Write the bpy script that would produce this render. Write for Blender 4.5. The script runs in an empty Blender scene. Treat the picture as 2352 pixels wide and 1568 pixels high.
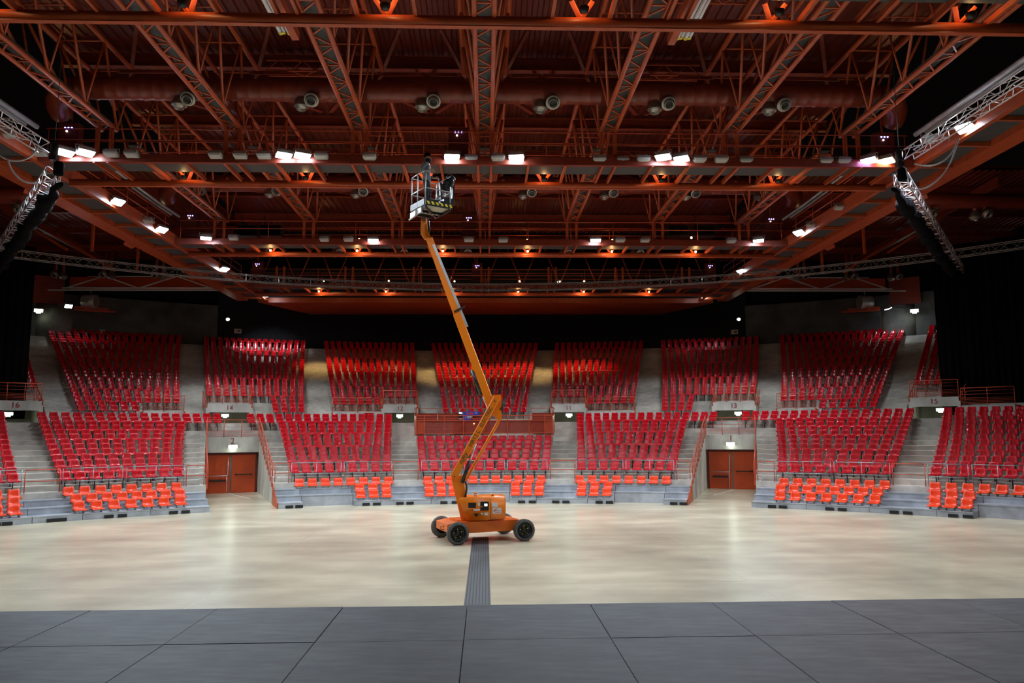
import bpy, bmesh, math, random
from mathutils import Vector, Matrix, Euler
random.seed(7)
S = bpy.context.scene
COL = S.collection
pi = math.pi

# ------------------------------------------------------------------ camera
FPX = 1735.0          # focal length in pixels of a 2352 px wide picture
CAM_H = 3.4
def camera_axes(roll=0.0053):
    fw = Vector(((1115-1176)/FPX, (993-784)/FPX, 1.0)).normalized()
    p2 = Vector(((1115-1176+1000)/FPX, (993-784-1000*roll)/FPX, 1.0)).normalized()
    up = fw.cross(p2).normalized()
    if up.y > 0: up = -up
    rt = fw.cross(up)
    if rt.x < 0: rt = -rt
    return rt, fw, up      # rows: world = R @ cam (x right, y down, z forward)
RX, RY, RZ = camera_axes()
cam = bpy.data.cameras.new('camera')
cam.sensor_width = 36.0
cam.lens = 36.0*FPX/2352.0
cam.clip_end = 400
camo = bpy.data.objects.new('camera', cam)
COL.objects.link(camo)
M = Matrix(((RX.x, -RX.y, -RX.z, 0), (RY.x, -RY.y, -RY.z, 0), (RZ.x, -RZ.y, -RZ.z, CAM_H), (0, 0, 0, 1)))
camo.matrix_world = M
S.camera = camo

# ------------------------------------------------------------------ world, exposure
W = bpy.data.worlds.new('hall_world'); S.world = W; W.use_nodes = True
W.node_tree.nodes['Background'].inputs[0].default_value = (0.35, 0.25, 0.22, 1)
W.node_tree.nodes['Background'].inputs[1].default_value = 0.004
S.view_settings.view_transform = 'Standard'
S.view_settings.look = 'None'
S.view_settings.gamma = 1.0
S.view_settings.use_curve_mapping = False
S.view_settings.exposure = 0.0
FLOOD_W = 3500.0

# ------------------------------------------------------------------ measuring helpers (a picture point on a known plane of the hall)
def ray(x, y):
    v = Vector(((x-1176)/FPX, (y-784)/FPX, 1.0))
    return Vector((RX.dot(v), RY.dot(v), RZ.dot(v)))
def onz(x, y, z):
    r = ray(x, y); t = (z-CAM_H)/r.z
    return Vector((t*r.x, t*r.y, z))
def ony(x, y, Y):
    r = ray(x, y); t = Y/r.y
    return Vector((t*r.x, Y, CAM_H+t*r.z))
CX, CY = -0.05, 11.05            # centre of the curved stands
def P(r, phi, z=0.0):
    a = math.radians(phi)
    return Vector((CX+r*math.sin(a), CY+r*math.cos(a), z))

# ------------------------------------------------------------------ materials
MATS = {}
def mat(name, col, rough=0.5, metal=0.0, var=0.12, scale=3.0, bump=0.0, spec=0.5, emit=None, estr=0.0, coat=0.0, stretch=None, var2=0.0, scale2=0.3):
    m = bpy.data.materials.new(name); m.use_nodes = True
    nt = m.node_tree; b = nt.nodes['Principled BSDF']
    b.inputs['Roughness'].default_value = rough
    b.inputs['Metallic'].default_value = metal
    b.inputs['Specular IOR Level'].default_value = spec
    b.inputs['Coat Weight'].default_value = coat
    tc = nt.nodes.new('ShaderNodeTexCoord')
    src = tc.outputs['Object']
    if stretch:
        mp = nt.nodes.new('ShaderNodeMapping'); mp.inputs['Scale'].default_value = stretch
        nt.links.new(src, mp.inputs['Vector']); src = mp.outputs['Vector']
    nz = nt.nodes.new('ShaderNodeTexNoise'); nz.inputs['Scale'].default_value = scale; nz.inputs['Detail'].default_value = 5
    nt.links.new(src, nz.inputs['Vector'])
    rmp = nt.nodes.new('ShaderNodeValToRGB')
    lo = [max(0, c*(1-var)) for c in col]; hi = [min(1, c*(1+var)) for c in col]
    rmp.color_ramp.elements[0].position = 0.32; rmp.color_ramp.elements[1].position = 0.68
    rmp.color_ramp.elements[0].color = (*lo, 1); rmp.color_ramp.elements[1].color = (*hi, 1)
    nt.links.new(nz.outputs['Fac'], rmp.inputs['Fac'])
    out = rmp.outputs['Color']
    if var2:
        n2 = nt.nodes.new('ShaderNodeTexNoise'); n2.inputs['Scale'].default_value = scale2; n2.inputs['Detail'].default_value = 4
        nt.links.new(tc.outputs['Object'], n2.inputs['Vector'])
        r2 = nt.nodes.new('ShaderNodeMapRange')
        r2.inputs['From Min'].default_value = 0.3; r2.inputs['From Max'].default_value = 0.7
        r2.inputs['To Min'].default_value = 1-var2; r2.inputs['To Max'].default_value = 1+var2
        nt.links.new(n2.outputs['Fac'], r2.inputs['Value'])
        mx = nt.nodes.new('ShaderNodeMix'); mx.data_type = 'RGBA'; mx.blend_type = 'MULTIPLY'; mx.inputs['Factor'].default_value = 1.0
        nt.links.new(out, mx.inputs['A']); nt.links.new(r2.outputs['Result'], mx.inputs['B'])
        out = mx.outputs['Result']
    nt.links.new(out, b.inputs['Base Color'])
    if bump:
        bp = nt.nodes.new('ShaderNodeBump'); bp.inputs['Strength'].default_value = bump; bp.inputs['Distance'].default_value = 0.02
        nt.links.new(nz.outputs['Fac'], bp.inputs['Height']); nt.links.new(bp.outputs['Normal'], b.inputs['Normal'])
    if emit:
        b.inputs['Emission Color'].default_value = (*emit, 1); b.inputs['Emission Strength'].default_value = estr
    MATS[name] = m
    return m

mat('polished_concrete', (0.56, 0.495, 0.345), rough=0.26, var=0.13, scale=0.7, stretch=(0.5, 1.3, 1), var2=0.24, scale2=0.3, spec=0.55)
mat('stand_concrete', (0.52, 0.485, 0.42), rough=0.85, var=0.16, scale=2.2, var2=0.22, scale2=0.5)
mat('wall_concrete', (0.55, 0.525, 0.465), rough=0.85, var=0.2, scale=1.3, var2=0.25, scale2=0.5, stretch=(1, 1, 0.5))
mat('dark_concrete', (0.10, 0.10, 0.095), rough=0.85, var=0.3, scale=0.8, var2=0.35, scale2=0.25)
mat('black_wall', (0.008, 0.008, 0.010), rough=0.9, var=0.3)
mat('black_cloth', (0.0035, 0.0035, 0.0045), rough=0.95, var=0.4, scale=4, spec=0.08)
mat('stage_black', (0.088, 0.091, 0.094), rough=0.6, var=0.22, scale=9.0, stretch=(0.35, 1.6, 1), var2=0.25, scale2=2.2, spec=0.28)
mat('seat_red', (0.58, 0.004, 0.011), rough=0.15, var=0.06, scale=1.0, spec=0.42)
mat('seat_orange', (0.86, 0.06, 0.012), rough=0.2, var=0.05, scale=1.0, spec=0.5)
mat('panel_red', (0.26, 0.030, 0.014), rough=0.45, var=0.12)
mat('seat_steel', (0.06, 0.06, 0.065), rough=0.45, metal=0.6)
mat('zinc_steel', (0.38, 0.40, 0.43), rough=0.5, metal=0.35, var=0.15, scale=2.5, var2=0.2, scale2=0.8)
mat('grey_rail', (0.33, 0.33, 0.34), rough=0.4, metal=0.7)
mat('red_rail', (0.55, 0.075, 0.025), rough=0.42, var=0.08)
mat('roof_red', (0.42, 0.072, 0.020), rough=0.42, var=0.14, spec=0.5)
mat('shaded_roof_red', (0.20, 0.028, 0.012), rough=0.42, var=0.14)  # roof red with the shade of poorly lit steel put into the colour
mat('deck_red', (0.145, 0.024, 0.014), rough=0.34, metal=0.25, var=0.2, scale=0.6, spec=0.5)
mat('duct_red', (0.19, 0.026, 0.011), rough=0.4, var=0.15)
mat('door_red', (0.60, 0.075, 0.014), rough=0.38, var=0.12, scale=1.2)
mat('catwalk_grey', (0.052, 0.058, 0.057), rough=0.6, var=0.2, scale=14)
mat('alu', (0.72, 0.72, 0.74), rough=0.35, metal=0.85, var=0.08)
mat('alu_dull', (0.26, 0.25, 0.24), rough=0.45, metal=0.6, var=0.1)
mat('column_concrete', (0.22, 0.215, 0.19), rough=0.85, var=0.2, scale=1.3)
mat('nozzle_grey', (0.30, 0.28, 0.25), rough=0.32, metal=0.75, var=0.15)
mat('galvanised', (0.52, 0.52, 0.50), rough=0.4, metal=0.6, var=0.15)
mat('black_metal', (0.012, 0.012, 0.013), rough=0.4, var=0.2)
mat('black_rubber', (0.03, 0.03, 0.031), rough=0.75, var=0.25, scale=10)
mat('tyre_grey', (0.12, 0.115, 0.11), rough=0.9, var=0.3, scale=30, bump=0.6)
mat('lift_orange', (0.92, 0.225, 0.008), rough=0.32, var=0.05, scale=1.0, coat=0.2)
mat('lift_chassis', (0.85, 0.165, 0.010), rough=0.38, var=0.07, scale=1.2)
mat('label_white', (0.75, 0.74, 0.72), rough=0.5, var=0.05)
mat('letter_dark', (0.05, 0.045, 0.035), rough=0.5, var=0.05)
mat('letter_red', (0.25, 0.012, 0.010), rough=0.7, var=0.1)
mat('yellow', (0.75, 0.62, 0.03), rough=0.5, var=0.06)
mat('plywood', (0.42, 0.38, 0.30), rough=0.7, var=0.1)
mat('skin', (0.55, 0.32, 0.23), rough=0.5, var=0.05)
mat('grey_jacket', (0.27, 0.285, 0.31), rough=0.85, var=0.15, scale=12)
mat('dark_trousers', (0.022, 0.024, 0.03), rough=0.9, var=0.2, scale=12)
mat('blue_sign', (0.015, 0.06, 0.42), rough=0.4, var=0.05)
mat('white_plastic', (0.72, 0.70, 0.68), rough=0.4, var=0.05)
mat('cable_white', (0.66, 0.66, 0.68), rough=0.45, var=0.05)
mat('paper', (0.55, 0.50, 0.42), rough=0.8, var=0.1)
mat('glass_off', (0.42, 0.41, 0.38), rough=0.35, var=0.05)
mat('dark_red', (0.13, 0.014, 0.008), rough=0.5, var=0.2)
def glow(name, c, s):
    mat(name, (0.8, 0.8, 0.8), rough=0.4, emit=c, estr=s)
glow('lamp_cold', (0.72, 0.86, 1.0), 60)
glow('lamp_violet', (0.55, 0.40, 1.0), 40)
glow('lamp_amber', (1.0, 0.62, 0.30), 40)
glow('bulb_warm', (1.0, 0.55, 0.18), 22)
glow('exit_light', (0.85, 1.0, 0.80), 9)
glow('led_blue', (0.25, 0.25, 1.0), 9)
glow('led_white', (0.9, 1.0, 1.0), 9)
glow('screen_lit', (0.75, 0.85, 1.0), 5)

def mesh_mat():      # expanded metal mesh: steel with real see-through holes
    m = mat('red_mesh', (0.40, 0.045, 0.018), rough=0.5)
    nt = m.node_tree; b = nt.nodes['Principled BSDF']
    tc = nt.nodes.new('ShaderNodeTexCoord')
    ck = nt.nodes.new('ShaderNodeTexVoronoi'); ck.inputs['Scale'].default_value = 110
    nt.links.new(tc.outputs['Object'], ck.inputs['Vector'])
    gt = nt.nodes.new('ShaderNodeMath'); gt.operation = 'GREATER_THAN'; gt.inputs[1].default_value = 0.40
    nt.links.new(ck.outputs['Distance'], gt.inputs[0])
    nt.links.new(gt.outputs[0], b.inputs['Alpha'])
mesh_mat()

# ------------------------------------------------------------------ mesh builder
class MB:
    def __init__(s): s.v = []; s.f = []; s.sm = []; s.mi = []; s.cur = 0
    def add(s, vs, fs, smooth=False, mi=None):
        o = len(s.v); s.v.extend([tuple(p) for p in vs])
        for f in fs:
            s.f.append(tuple(i+o for i in f)); s.sm.append(smooth); s.mi.append(s.cur if mi is None else mi)
        return s
    def box(s, c, d, R=None, mi=None):
        c = Vector(c); h = Vector(d)/2
        vs = []
        for z in (-1, 1):
            for y in (-1, 1):
                for x in (-1, 1):
                    p = Vector((x*h.x, y*h.y, z*h.z))
                    vs.append(c+(R @ p if R else p))
        return s.add(vs, [(0, 2, 3, 1), (4, 5, 7, 6), (0, 1, 5, 4), (2, 6, 7, 3), (0, 4, 6, 2), (1, 3, 7, 5)], mi=mi)
    def bar(s, a, b, w, h, up=Vector((0, 0, 1)), mi=None):
        a = Vector(a); b = Vector(b); d = b-a; L = d.length
        if L < 1e-6: return s
        d.normalize(); u = Vector(up)
        if abs(d.dot(u)) > 0.98: u = Vector((0, 1, 0))
        sx = d.cross(u).normalized(); uu = sx.cross(d).normalized()
        vs = [p+sx*(i*w/2)+uu*(j*h/2) for p in (a, b) for j in (-1, 1) for i in (-1, 1)]
        return s.add(vs, [(0, 2, 3, 1), (4, 5, 7, 6), (0, 1, 5, 4), (2, 6, 7, 3), (0, 4, 6, 2), (1, 3, 7, 5)], mi=mi)
    def tube(s, pts, r, n=6, caps=True, mi=None, smooth=True):
        pts = [Vector(p) for p in pts]
        rs = r if isinstance(r, (list, tuple)) else [r]*len(pts)
        vs = []; fs = []; prev = None
        for i, p in enumerate(pts):
            d = (pts[min(i+1, len(pts)-1)]-pts[max(i-1, 0)]).normalized()
            if prev is None:
                u = Vector((0, 0, 1)) if abs(d.z) < 0.9 else Vector((1, 0, 0))
                u = (u-d*u.dot(d)).normalized()
            else:
                u = (prev-d*prev.dot(d)).normalized()
            prev = u; w = d.cross(u)
            for k in range(n):
                a = 2*pi*k/n
                vs.append(p+(u*math.cos(a)+w*math.sin(a))*rs[i])
        for i in range(len(pts)-1):
            for k in range(n):
                a = i*n+k; b = i*n+(k+1) % n
                fs.append((a, b, b+n, a+n))
        s.add(vs, fs, smooth, mi)
        if caps:
            o = len(s.v)-len(vs)
            s.f.append(tuple(o+k for k in reversed(range(n)))); s.sm.append(False); s.mi.append(s.cur if mi is None else mi)
            s.f.append(tuple(o+(len(pts)-1)*n+k for k in range(n))); s.sm.append(False); s.mi.append(s.cur if mi is None else mi)
        return s
    def lathe(s, prof, c, axis=Vector((0, 0, 1)), n=24, mi=None, smooth=True, caps=True):
        ax = Vector(axis).normalized(); c = Vector(c)
        u = Vector((0, 0, 1)) if abs(ax.z) < 0.9 else Vector((1, 0, 0))
        u = (u-ax*u.dot(ax)).normalized(); w = ax.cross(u)
        vs = []
        for r, h in prof:
            for k in range(n):
                a = 2*pi*k/n
                vs.append(c+ax*h+(u*math.cos(a)+w*math.sin(a))*r)
        fs = [(i*n+k, i*n+(k+1) % n, (i+1)*n+(k+1) % n, (i+1)*n+k) for i in range(len(prof)-1) for k in range(n)]
        s.add(vs, fs, smooth, mi)
        if not caps: return s
        o = len(s.v)-len(vs)
        for st, rev in ((0, True), ((len(prof)-1)*n, False)):
            ids = [o+st+k for k in range(n)]
            s.f.append(tuple(reversed(ids)) if rev else tuple(ids)); s.sm.append(False); s.mi.append(s.cur if mi is None else mi)
        return s
    def prism(s, poly, z0, z1, mi=None):       # poly in XY (counter-clockwise), vertical prism
        n = len(poly)
        vs = [(p[0], p[1], z0) for p in poly]+[(p[0], p[1], z1) for p in poly]
        fs = [tuple(reversed(range(n))), tuple(range(n, 2*n))]+[(i, (i+1) % n, n+(i+1) % n, n+i) for i in range(n)]
        return s.add(vs, fs, mi=mi)
    def extrude(s, poly, d, mi=None):          # planar 3d polygon pushed along d
        n = len(poly); d = Vector(d)
        vs = [Vector(p) for p in poly]; vs = vs+[p+d for p in vs]
        fs = [tuple(reversed(range(n))), tuple(range(n, 2*n))]+[(i, (i+1) % n, n+(i+1) % n, n+i) for i in range(n)]
        return s.add(vs, fs, mi=mi)
    def data(s, name, m):
        me = bpy.data.meshes.new(name)
        me.from_pydata(s.v, [], s.f)
        for mm in (m if isinstance(m, (list, tuple)) else [m]): me.materials.append(MATS[mm])
        me.polygons.foreach_set('use_smooth', s.sm)
        me.polygons.foreach_set('material_index', s.mi)
        bm = bmesh.new(); bm.from_mesh(me); bmesh.ops.recalc_face_normals(bm, faces=bm.faces[:]); bm.to_mesh(me); bm.free()
        me.update()
        return me
    def build(s, name, m, parent=None):
        o = bpy.data.objects.new(name, s.data(name, m)); COL.objects.link(o)
        if parent: o.parent = parent
        return o

LABELS = set()
def tag(o, label, cat, group=None, kind=None):
    n = len(label.replace('-', ' ').split())
    assert n <= 17, label
    assert label not in LABELS, label
    LABELS.add(label)
    o['label'] = label; o['category'] = cat
    if group: o['group'] = group
    if kind: o['kind'] = kind
    return o
def struct(o): o['kind'] = 'structure'; return o
def empty(name, loc=(0, 0, 0), rz=0.0):
    o = bpy.data.objects.new(name, None); COL.objects.link(o); o.location = loc; o.rotation_euler = (0, 0, rz); o.empty_display_size = 0.2
    return o
def text_mesh(name, body, size, m, parent=None, mw=None, extrude=0.004):
    cu = bpy.data.curves.new(name, 'FONT'); cu.body = body; cu.size = size; cu.align_x = 'CENTER'; cu.align_y = 'CENTER'; cu.extrude = extrude
    t = bpy.data.objects.new(name, cu); COL.objects.link(t)
    me = bpy.data.meshes.new_from_object(t.evaluated_get(bpy.context.evaluated_depsgraph_get()))
    bpy.data.objects.remove(t); bpy.data.curves.remove(cu)
    me.materials.clear(); me.materials.append(MATS[m])
    o = bpy.data.objects.new(name, me); COL.objects.link(o)
    if parent: o.parent = parent
    if mw is not None: o.matrix_world = mw
    return o
ORD = ['first', 'second', 'third', 'fourth', 'fifth', 'sixth', 'seventh', 'eighth', 'ninth', 'tenth', 'eleventh', 'twelfth', 'thirteenth', 'fourteenth', 'fifteenth', 'sixteenth',
       'seventeenth', 'eighteenth', 'nineteenth', 'twentieth', 'twenty-first', 'twenty-second', 'twenty-third', 'twenty-fourth', 'twenty-fifth']
# ------------------------------------------------------------------ floor, stage
mb = MB(); mb.box((0, 30, -0.1), (110, 90, 0.2)); struct(mb.build('floor', 'polished_concrete'))
jm = MB()
for x in (-18.3, -12.1, -5.9, 6.0, 12.2, 18.4):
    jm.box((x, 21, 0.0006), (0.02, 40, 0.0012))
for y in (11.5, 17.6, 23.7, 29.8):
    jm.box((0, y, 0.0006), (60, 0.007, 0.0012))
mat('joint_dark', (0.36, 0.315, 0.225), rough=0.5)
struct(jm.build('trim_1', 'joint_dark')).name = 'trim_1'
# white tape marks at the two doors
for s, nm in ((-1, 'left'), (1, 'right')):
    tp = MB(); a = P(36.6, s*23.6, 0.002); b = P(32.2, s*22.4, 0.002)
    tp.bar(a, b, 0.06, 0.002)
    tag(tp.build('tape_strip', 'label_white'), 'strip of white tape on the floor before door %s' % ('two' if s < 0 else 'one'), 'tape', 'tape strips at the doors')
# trench cover
tc_ = MB(); tc_.box((-0.165, 15.7, 0.004), (0.53, 19.2, 0.008))
tr = tc_.build('trench_cover', 'catwalk_grey')
tag(tr, 'long dark grey ribbed trench cover running under the lift', 'grating')
rb = MB()
for i in range(8): rb.box((-0.40+i*0.067, 15.7, 0.010), (0.022, 19.2, 0.006))
rb.build('rib', 'black_rubber', tr)
mb = MB(); mb.box((0, -2.0, 0.93), (26, 17.7, 1.86)); struct(mb.build('stage_base', 'black_wall'))
ST_Z = 1.9
xs = [-0.16+1.078*k for k in range(-4, 6)]
ys = [6.86, 5.735, 4.61]
for r in range(2):
    for c in range(len(xs)-1):
        if r == 1 and c > 7: continue
        x0, x1 = xs[c], xs[c+1]; y1, y0 = ys[r], ys[r+1]
        p = MB(); g = 0.0025
        cx, cy = (x0+x1)/2, (y0+y1)/2; hx, hy = (x1-x0)/2-g, (y1-y0)/2-g
        b = 0.003
        lo = [(-hx, -hy), (hx, -hy), (hx, hy), (-hx, hy)]; hi = [(-hx+b, -hy+b), (hx-b, -hy+b), (hx-b, hy-b), (-hx+b, hy-b)]
        dz = random.uniform(-0.002, 0.002)
        vs = [(q[0], q[1], -0.04) for q in lo]+[(q[0], q[1], -b+dz) for q in lo]+[(q[0], q[1], dz) for q in hi]
        fs = [(3, 2, 1, 0), (8, 9, 10, 11)]
        for L in (0, 4):
            fs += [(L+i, L+(i+1) % 4, L+4+(i+1) % 4, L+4+i) for i in range(4)]
        p.add(vs, fs)
        o = p.build('stage_panel', 'stage_black'); o.location = (cx, cy, ST_Z)
        where = '%s panel from the left in the %s row of black stage panels' % (ORD[c], 'front edge' if r == 0 else 'second')
        tag(o, where, 'stage panel', 'black stage deck panels')

# ------------------------------------------------------------------ terraces
R0L, Z0L, DR, DZL = 28.4, 1.0, 0.8, 0.235
R0U, Z0U, DZU = 39.6, 4.29, 0.285
def zl(k): return Z0L+DZL*k
def rl(k): return R0L+DR*k
def zu(k): return Z0U+DZU*k
def ru(k): return R0U+DR*k
ZC = zl(13)      # cross aisle 4.055
def arc_poly(r0, r1, pa0, pb0, pa1=None, pb1=None):
    pa1 = pa0 if pa1 is None else pa1; pb1 = pb0 if pb1 is None else pb1
    n = max(1, int(abs(pb0-pa0)/1.5))
    q = [P(r0, pa0+(pb0-pa0)*i/n) for i in range(n+1)]+[P(r1, pb1+(pa1-pb1)*i/n) for i in range(n+1)]
    return [(v.x, v.y) for v in reversed(q)]
def ledge(mb, r0, r1, a0, b0, z0, z1, a1=None, b1=None):
    mb.prism(arc_poly(r0, r1, a0, b0, a1, b1), z0, z1)
def lerp(a, b, t): return a+(b-a)*t
def edge(lo, hi, r_lo, r_hi):
    return lambda r: lerp(lo, hi, (r-r_lo)/(r_hi-r_lo))
# radial edges of the lower tier (right half; the left half is the mirror image)
E_c = lambda r: 6.8
E_sa = edge(9.5, 8.9, 28.6, 37.4)
E_b = lambda r: 19.5
E_sc = lambda r: 21.1
E_do = edge(27.25, 25.6, 28.5, 37.5)
E_se = edge(29.0, 27.05, 28.5, 37.5)
E_f = edge(39.05, 38.25, 28.5, 38.2)
E_sg = edge(41.85, 40.3, 28.5, 38.0)
E_h = lambda r: 56.0
def tier_sector(name, ea, eb, ks, rfun, zfun, sgn, base, matn='stand_concrete'):
    mb = MB()
    for k in ks:
        r0, r1 = rfun(k), rfun(k+1)
        a0, b0, a1, b1 = ea(r0)*1, eb(r0), ea(r1), eb(r1)
        if sgn > 0: ledge(mb, r0, r1, a0, b0, base(k), zfun(k), a1, b1)
        else: ledge(mb, r0, r1, -b0, -a0, base(k), zfun(k), -b1, -a1)
        # worn lip
    o = struct(mb.build(name, matn)); return o
low_base = lambda k: 0.0
up_base = lambda k: zu(k)-1.4
for s in (-1, 1):
    tier_sector('seating_terrace', E_sa, E_b, range(0, 13), rl, zl, s, low_base)
    tier_sector('seating_terrace', E_se, E_f, range(0, 13), rl, zl, s, low_base)
    tier_sector('seating_terrace', E_sg, E_h, range(0, 13), rl, zl, s, low_base)
    tier_sector('stairs', E_c, E_sa, range(0, 13), rl, zl, s, low_base)
    tier_sector('stairs', E_b, E_sc, range(0, 13), rl, zl, s, low_base)
    tier_sector('stairs', E_do, E_se, range(0, 13), rl, zl, s, low_base)
    tier_sector('stairs', E_f, E_sg, range(0, 13), rl, zl, s, low_base)
    # landing over the door and the rows behind it
    mb = MB()
    ledge(mb, 36.7, rl(11), *sorted((s*21.1, s*25.75)), 2.33, 3.2)
    ledge(mb, rl(11), rl(12), *sorted((s*21.1, s*25.65)), 2.33, zl(11))
    ledge(mb, rl(12), rl(13), *sorted((s*21.1, s*25.5)), 2.33, zl(12))
    struct(mb.build('door_lintel', 'wall_concrete'))
mb = MB()
for k in range(7): ledge(mb, rl(k), rl(k+1), -6.8, 6.8, 0, zl(k))
struct(mb.build('seating_terrace', 'stand_concrete'))
mb = MB(); ledge(mb, rl(7), 38.8, -6.8, 6.8, 0, 3.22)
struct(mb.build('control_terrace', 'stand_concrete'))
# cross aisle ring
mb = MB()
ledge(mb, 38.8, R0U, -56, 56, 3.0, ZC)
struct(mb.build('cross_aisle', 'stand_concrete'))
# upper tier
U_c0 = edge(4.2, 4.95, 40, 57); U_c1 = lambda r: 6.15
U_b1 = lambda r: 14.4; U_b2 = edge(16.6, 15.7, 41, 57)
U_b3 = edge(25.2, 24.2, 41, 57.5); U_b4 = edge(27.05, 25.6, 41, 57.5)
U_b5 = lambda r: 35.3; U_b6 = edge(37.2, 36.7, 41, 57)
U_b7 = lambda r: 50.0
zero = lambda r: 0.0
neg = lambda f: (lambda r: -f(r))
NU = 24
mb = MB()
for k in range(NU):
    r0, r1 = ru(k), ru(k+1)
    ledge(mb, r0, r1, -U_c0(r0), U_c0(r0), up_base(k), zu(k), -U_c0(r1), U_c0(r1))
struct(mb.build('seating_terrace', 'stand_concrete'))
VOM = {}     # side -> list of (phi a, phi b, number, first row above)
for s in (-1, 1):
    def T(name, ea, eb, ks): tier_sector(name, ea, eb, ks, ru, zu, s, up_base)
    c = lambda v: (lambda r: v)
    # block one: vomitory 6.4..9.6 (rows 4+), platform 9.8..14.4 (rows 2+)
    T('seating_terrace', U_c1, c(9.7), range(4, NU)); T('seating_terrace', c(9.7), U_b1, range(2, NU))
    T('seating_terrace', U_b2, c(21.5), range(0, NU)); T('seating_terrace', c(21.5), U_b3, range(4, NU))
    T('seating_terrace', U_b4, c(30.35), range(2, NU)); T('seating_terrace', c(30.35), U_b5, range(0, NU))
    T('seating_terrace', U_b6, c(41.3), range(5, NU)); T('seating_terrace', c(41.3), U_b7, range(2, NU))
    for ea, eb in ((U_c0, U_c1), (U_b1, U_b2), (U_b3, U_b4), (U_b5, U_b6)):
        T('stairs', ea, eb, range(0, NU))
        mb = MB()
        for k in range(NU):          # half steps between the rows
            r0 = ru(k)-0.4; r1 = ru(k)
            a0, b0, a1, b1 = ea(r0), eb(r0), ea(r1), eb(r1)
            z = zu(k)-DZU/2
            if s > 0: ledge(mb, r0, r1, a0, b0, z-DZU/2-0.02, z, a1, b1)
            else: ledge(mb, r0, r1, -b0, -a0, z-DZU/2-0.02, z, -b1, -a1)
        struct(mb.build('stairs', 'stand_concrete'))
# vomitories: fascia with number, recess behind
def fascia(a, b, z0, z1, r=39.6, th=0.25, name='vomitory_fascia'):
    mb = MB(); ledge(mb, r, r+th, a, b, z0, z1); return struct(mb.build(name, 'wall_concrete'))
vlist = [(6.5, 9.7, '11', '12', 4), (21.6, 25.25, '13', '14', 4), (37.75, 41.25, '15', '16', 5)]
for s in (-1, 1):
    for a, b, nr, nl, kk in vlist:
        lo, hi = sorted((s*a, s*b))
        fascia(lo, hi, 4.72, 5.24)
        mb = MB()
        ledge(mb, 39.85, ru(kk), lo, hi, 5.0, 5.24)              # deck over the opening
        ledge(mb, ru(kk)-0.05, ru(kk)+0.15, lo, hi, 5.0, zu(kk)-0.02)  # riser up to the first row
        struct(mb.build('vomitory_roof', 'wall_concrete'))
        mb = MB()
        ledge(mb, 42.6, 42.8, lo, hi, 2.0, 5.0)
        for e in (lo, hi):
            ledge(mb, 39.6, 42.7, e-0.12, e+0.12, 2.0, 5.0)
        ledge(mb, 39.6, 42.7, lo, hi, 2.9, 3.0)
        struct(mb.build('vomitory_recess', 'wall_concrete'))
        mid = (a+b)/2*s
        num = nr if s > 0 else nl
        p = P(39.585, mid, 4.99); rot = Matrix.Rotation(math.radians(-mid), 4, 'Z') @ Matrix.Rotation(pi/2, 4, 'X')
        NW = {'11': 'eleven', '12': 'twelve', '13': 'thirteen', '14': 'fourteen', '15': 'fifteen', '16': 'sixteen'}
        t = text_mesh('painted_number', num, 0.42, 'letter_red', None, Matrix.Translation(p) @ rot, 0.003)
        tag(t, 'dark red number %s painted on the concrete fascia' % NW[num], 'number')
    # platforms with an infill wall
    for a, b, kk in ((9.75, 14.35, 2), (27.15, 30.35, 2), (41.4, 45.0, 2)):
        lo, hi = sorted((s*a, s*b))
        mb = MB(); ledge(mb, 39.6, ru(kk), lo, hi, 3.9, 4.74)
        struct(mb.build('platform_block', 'wall_concrete'))
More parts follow.
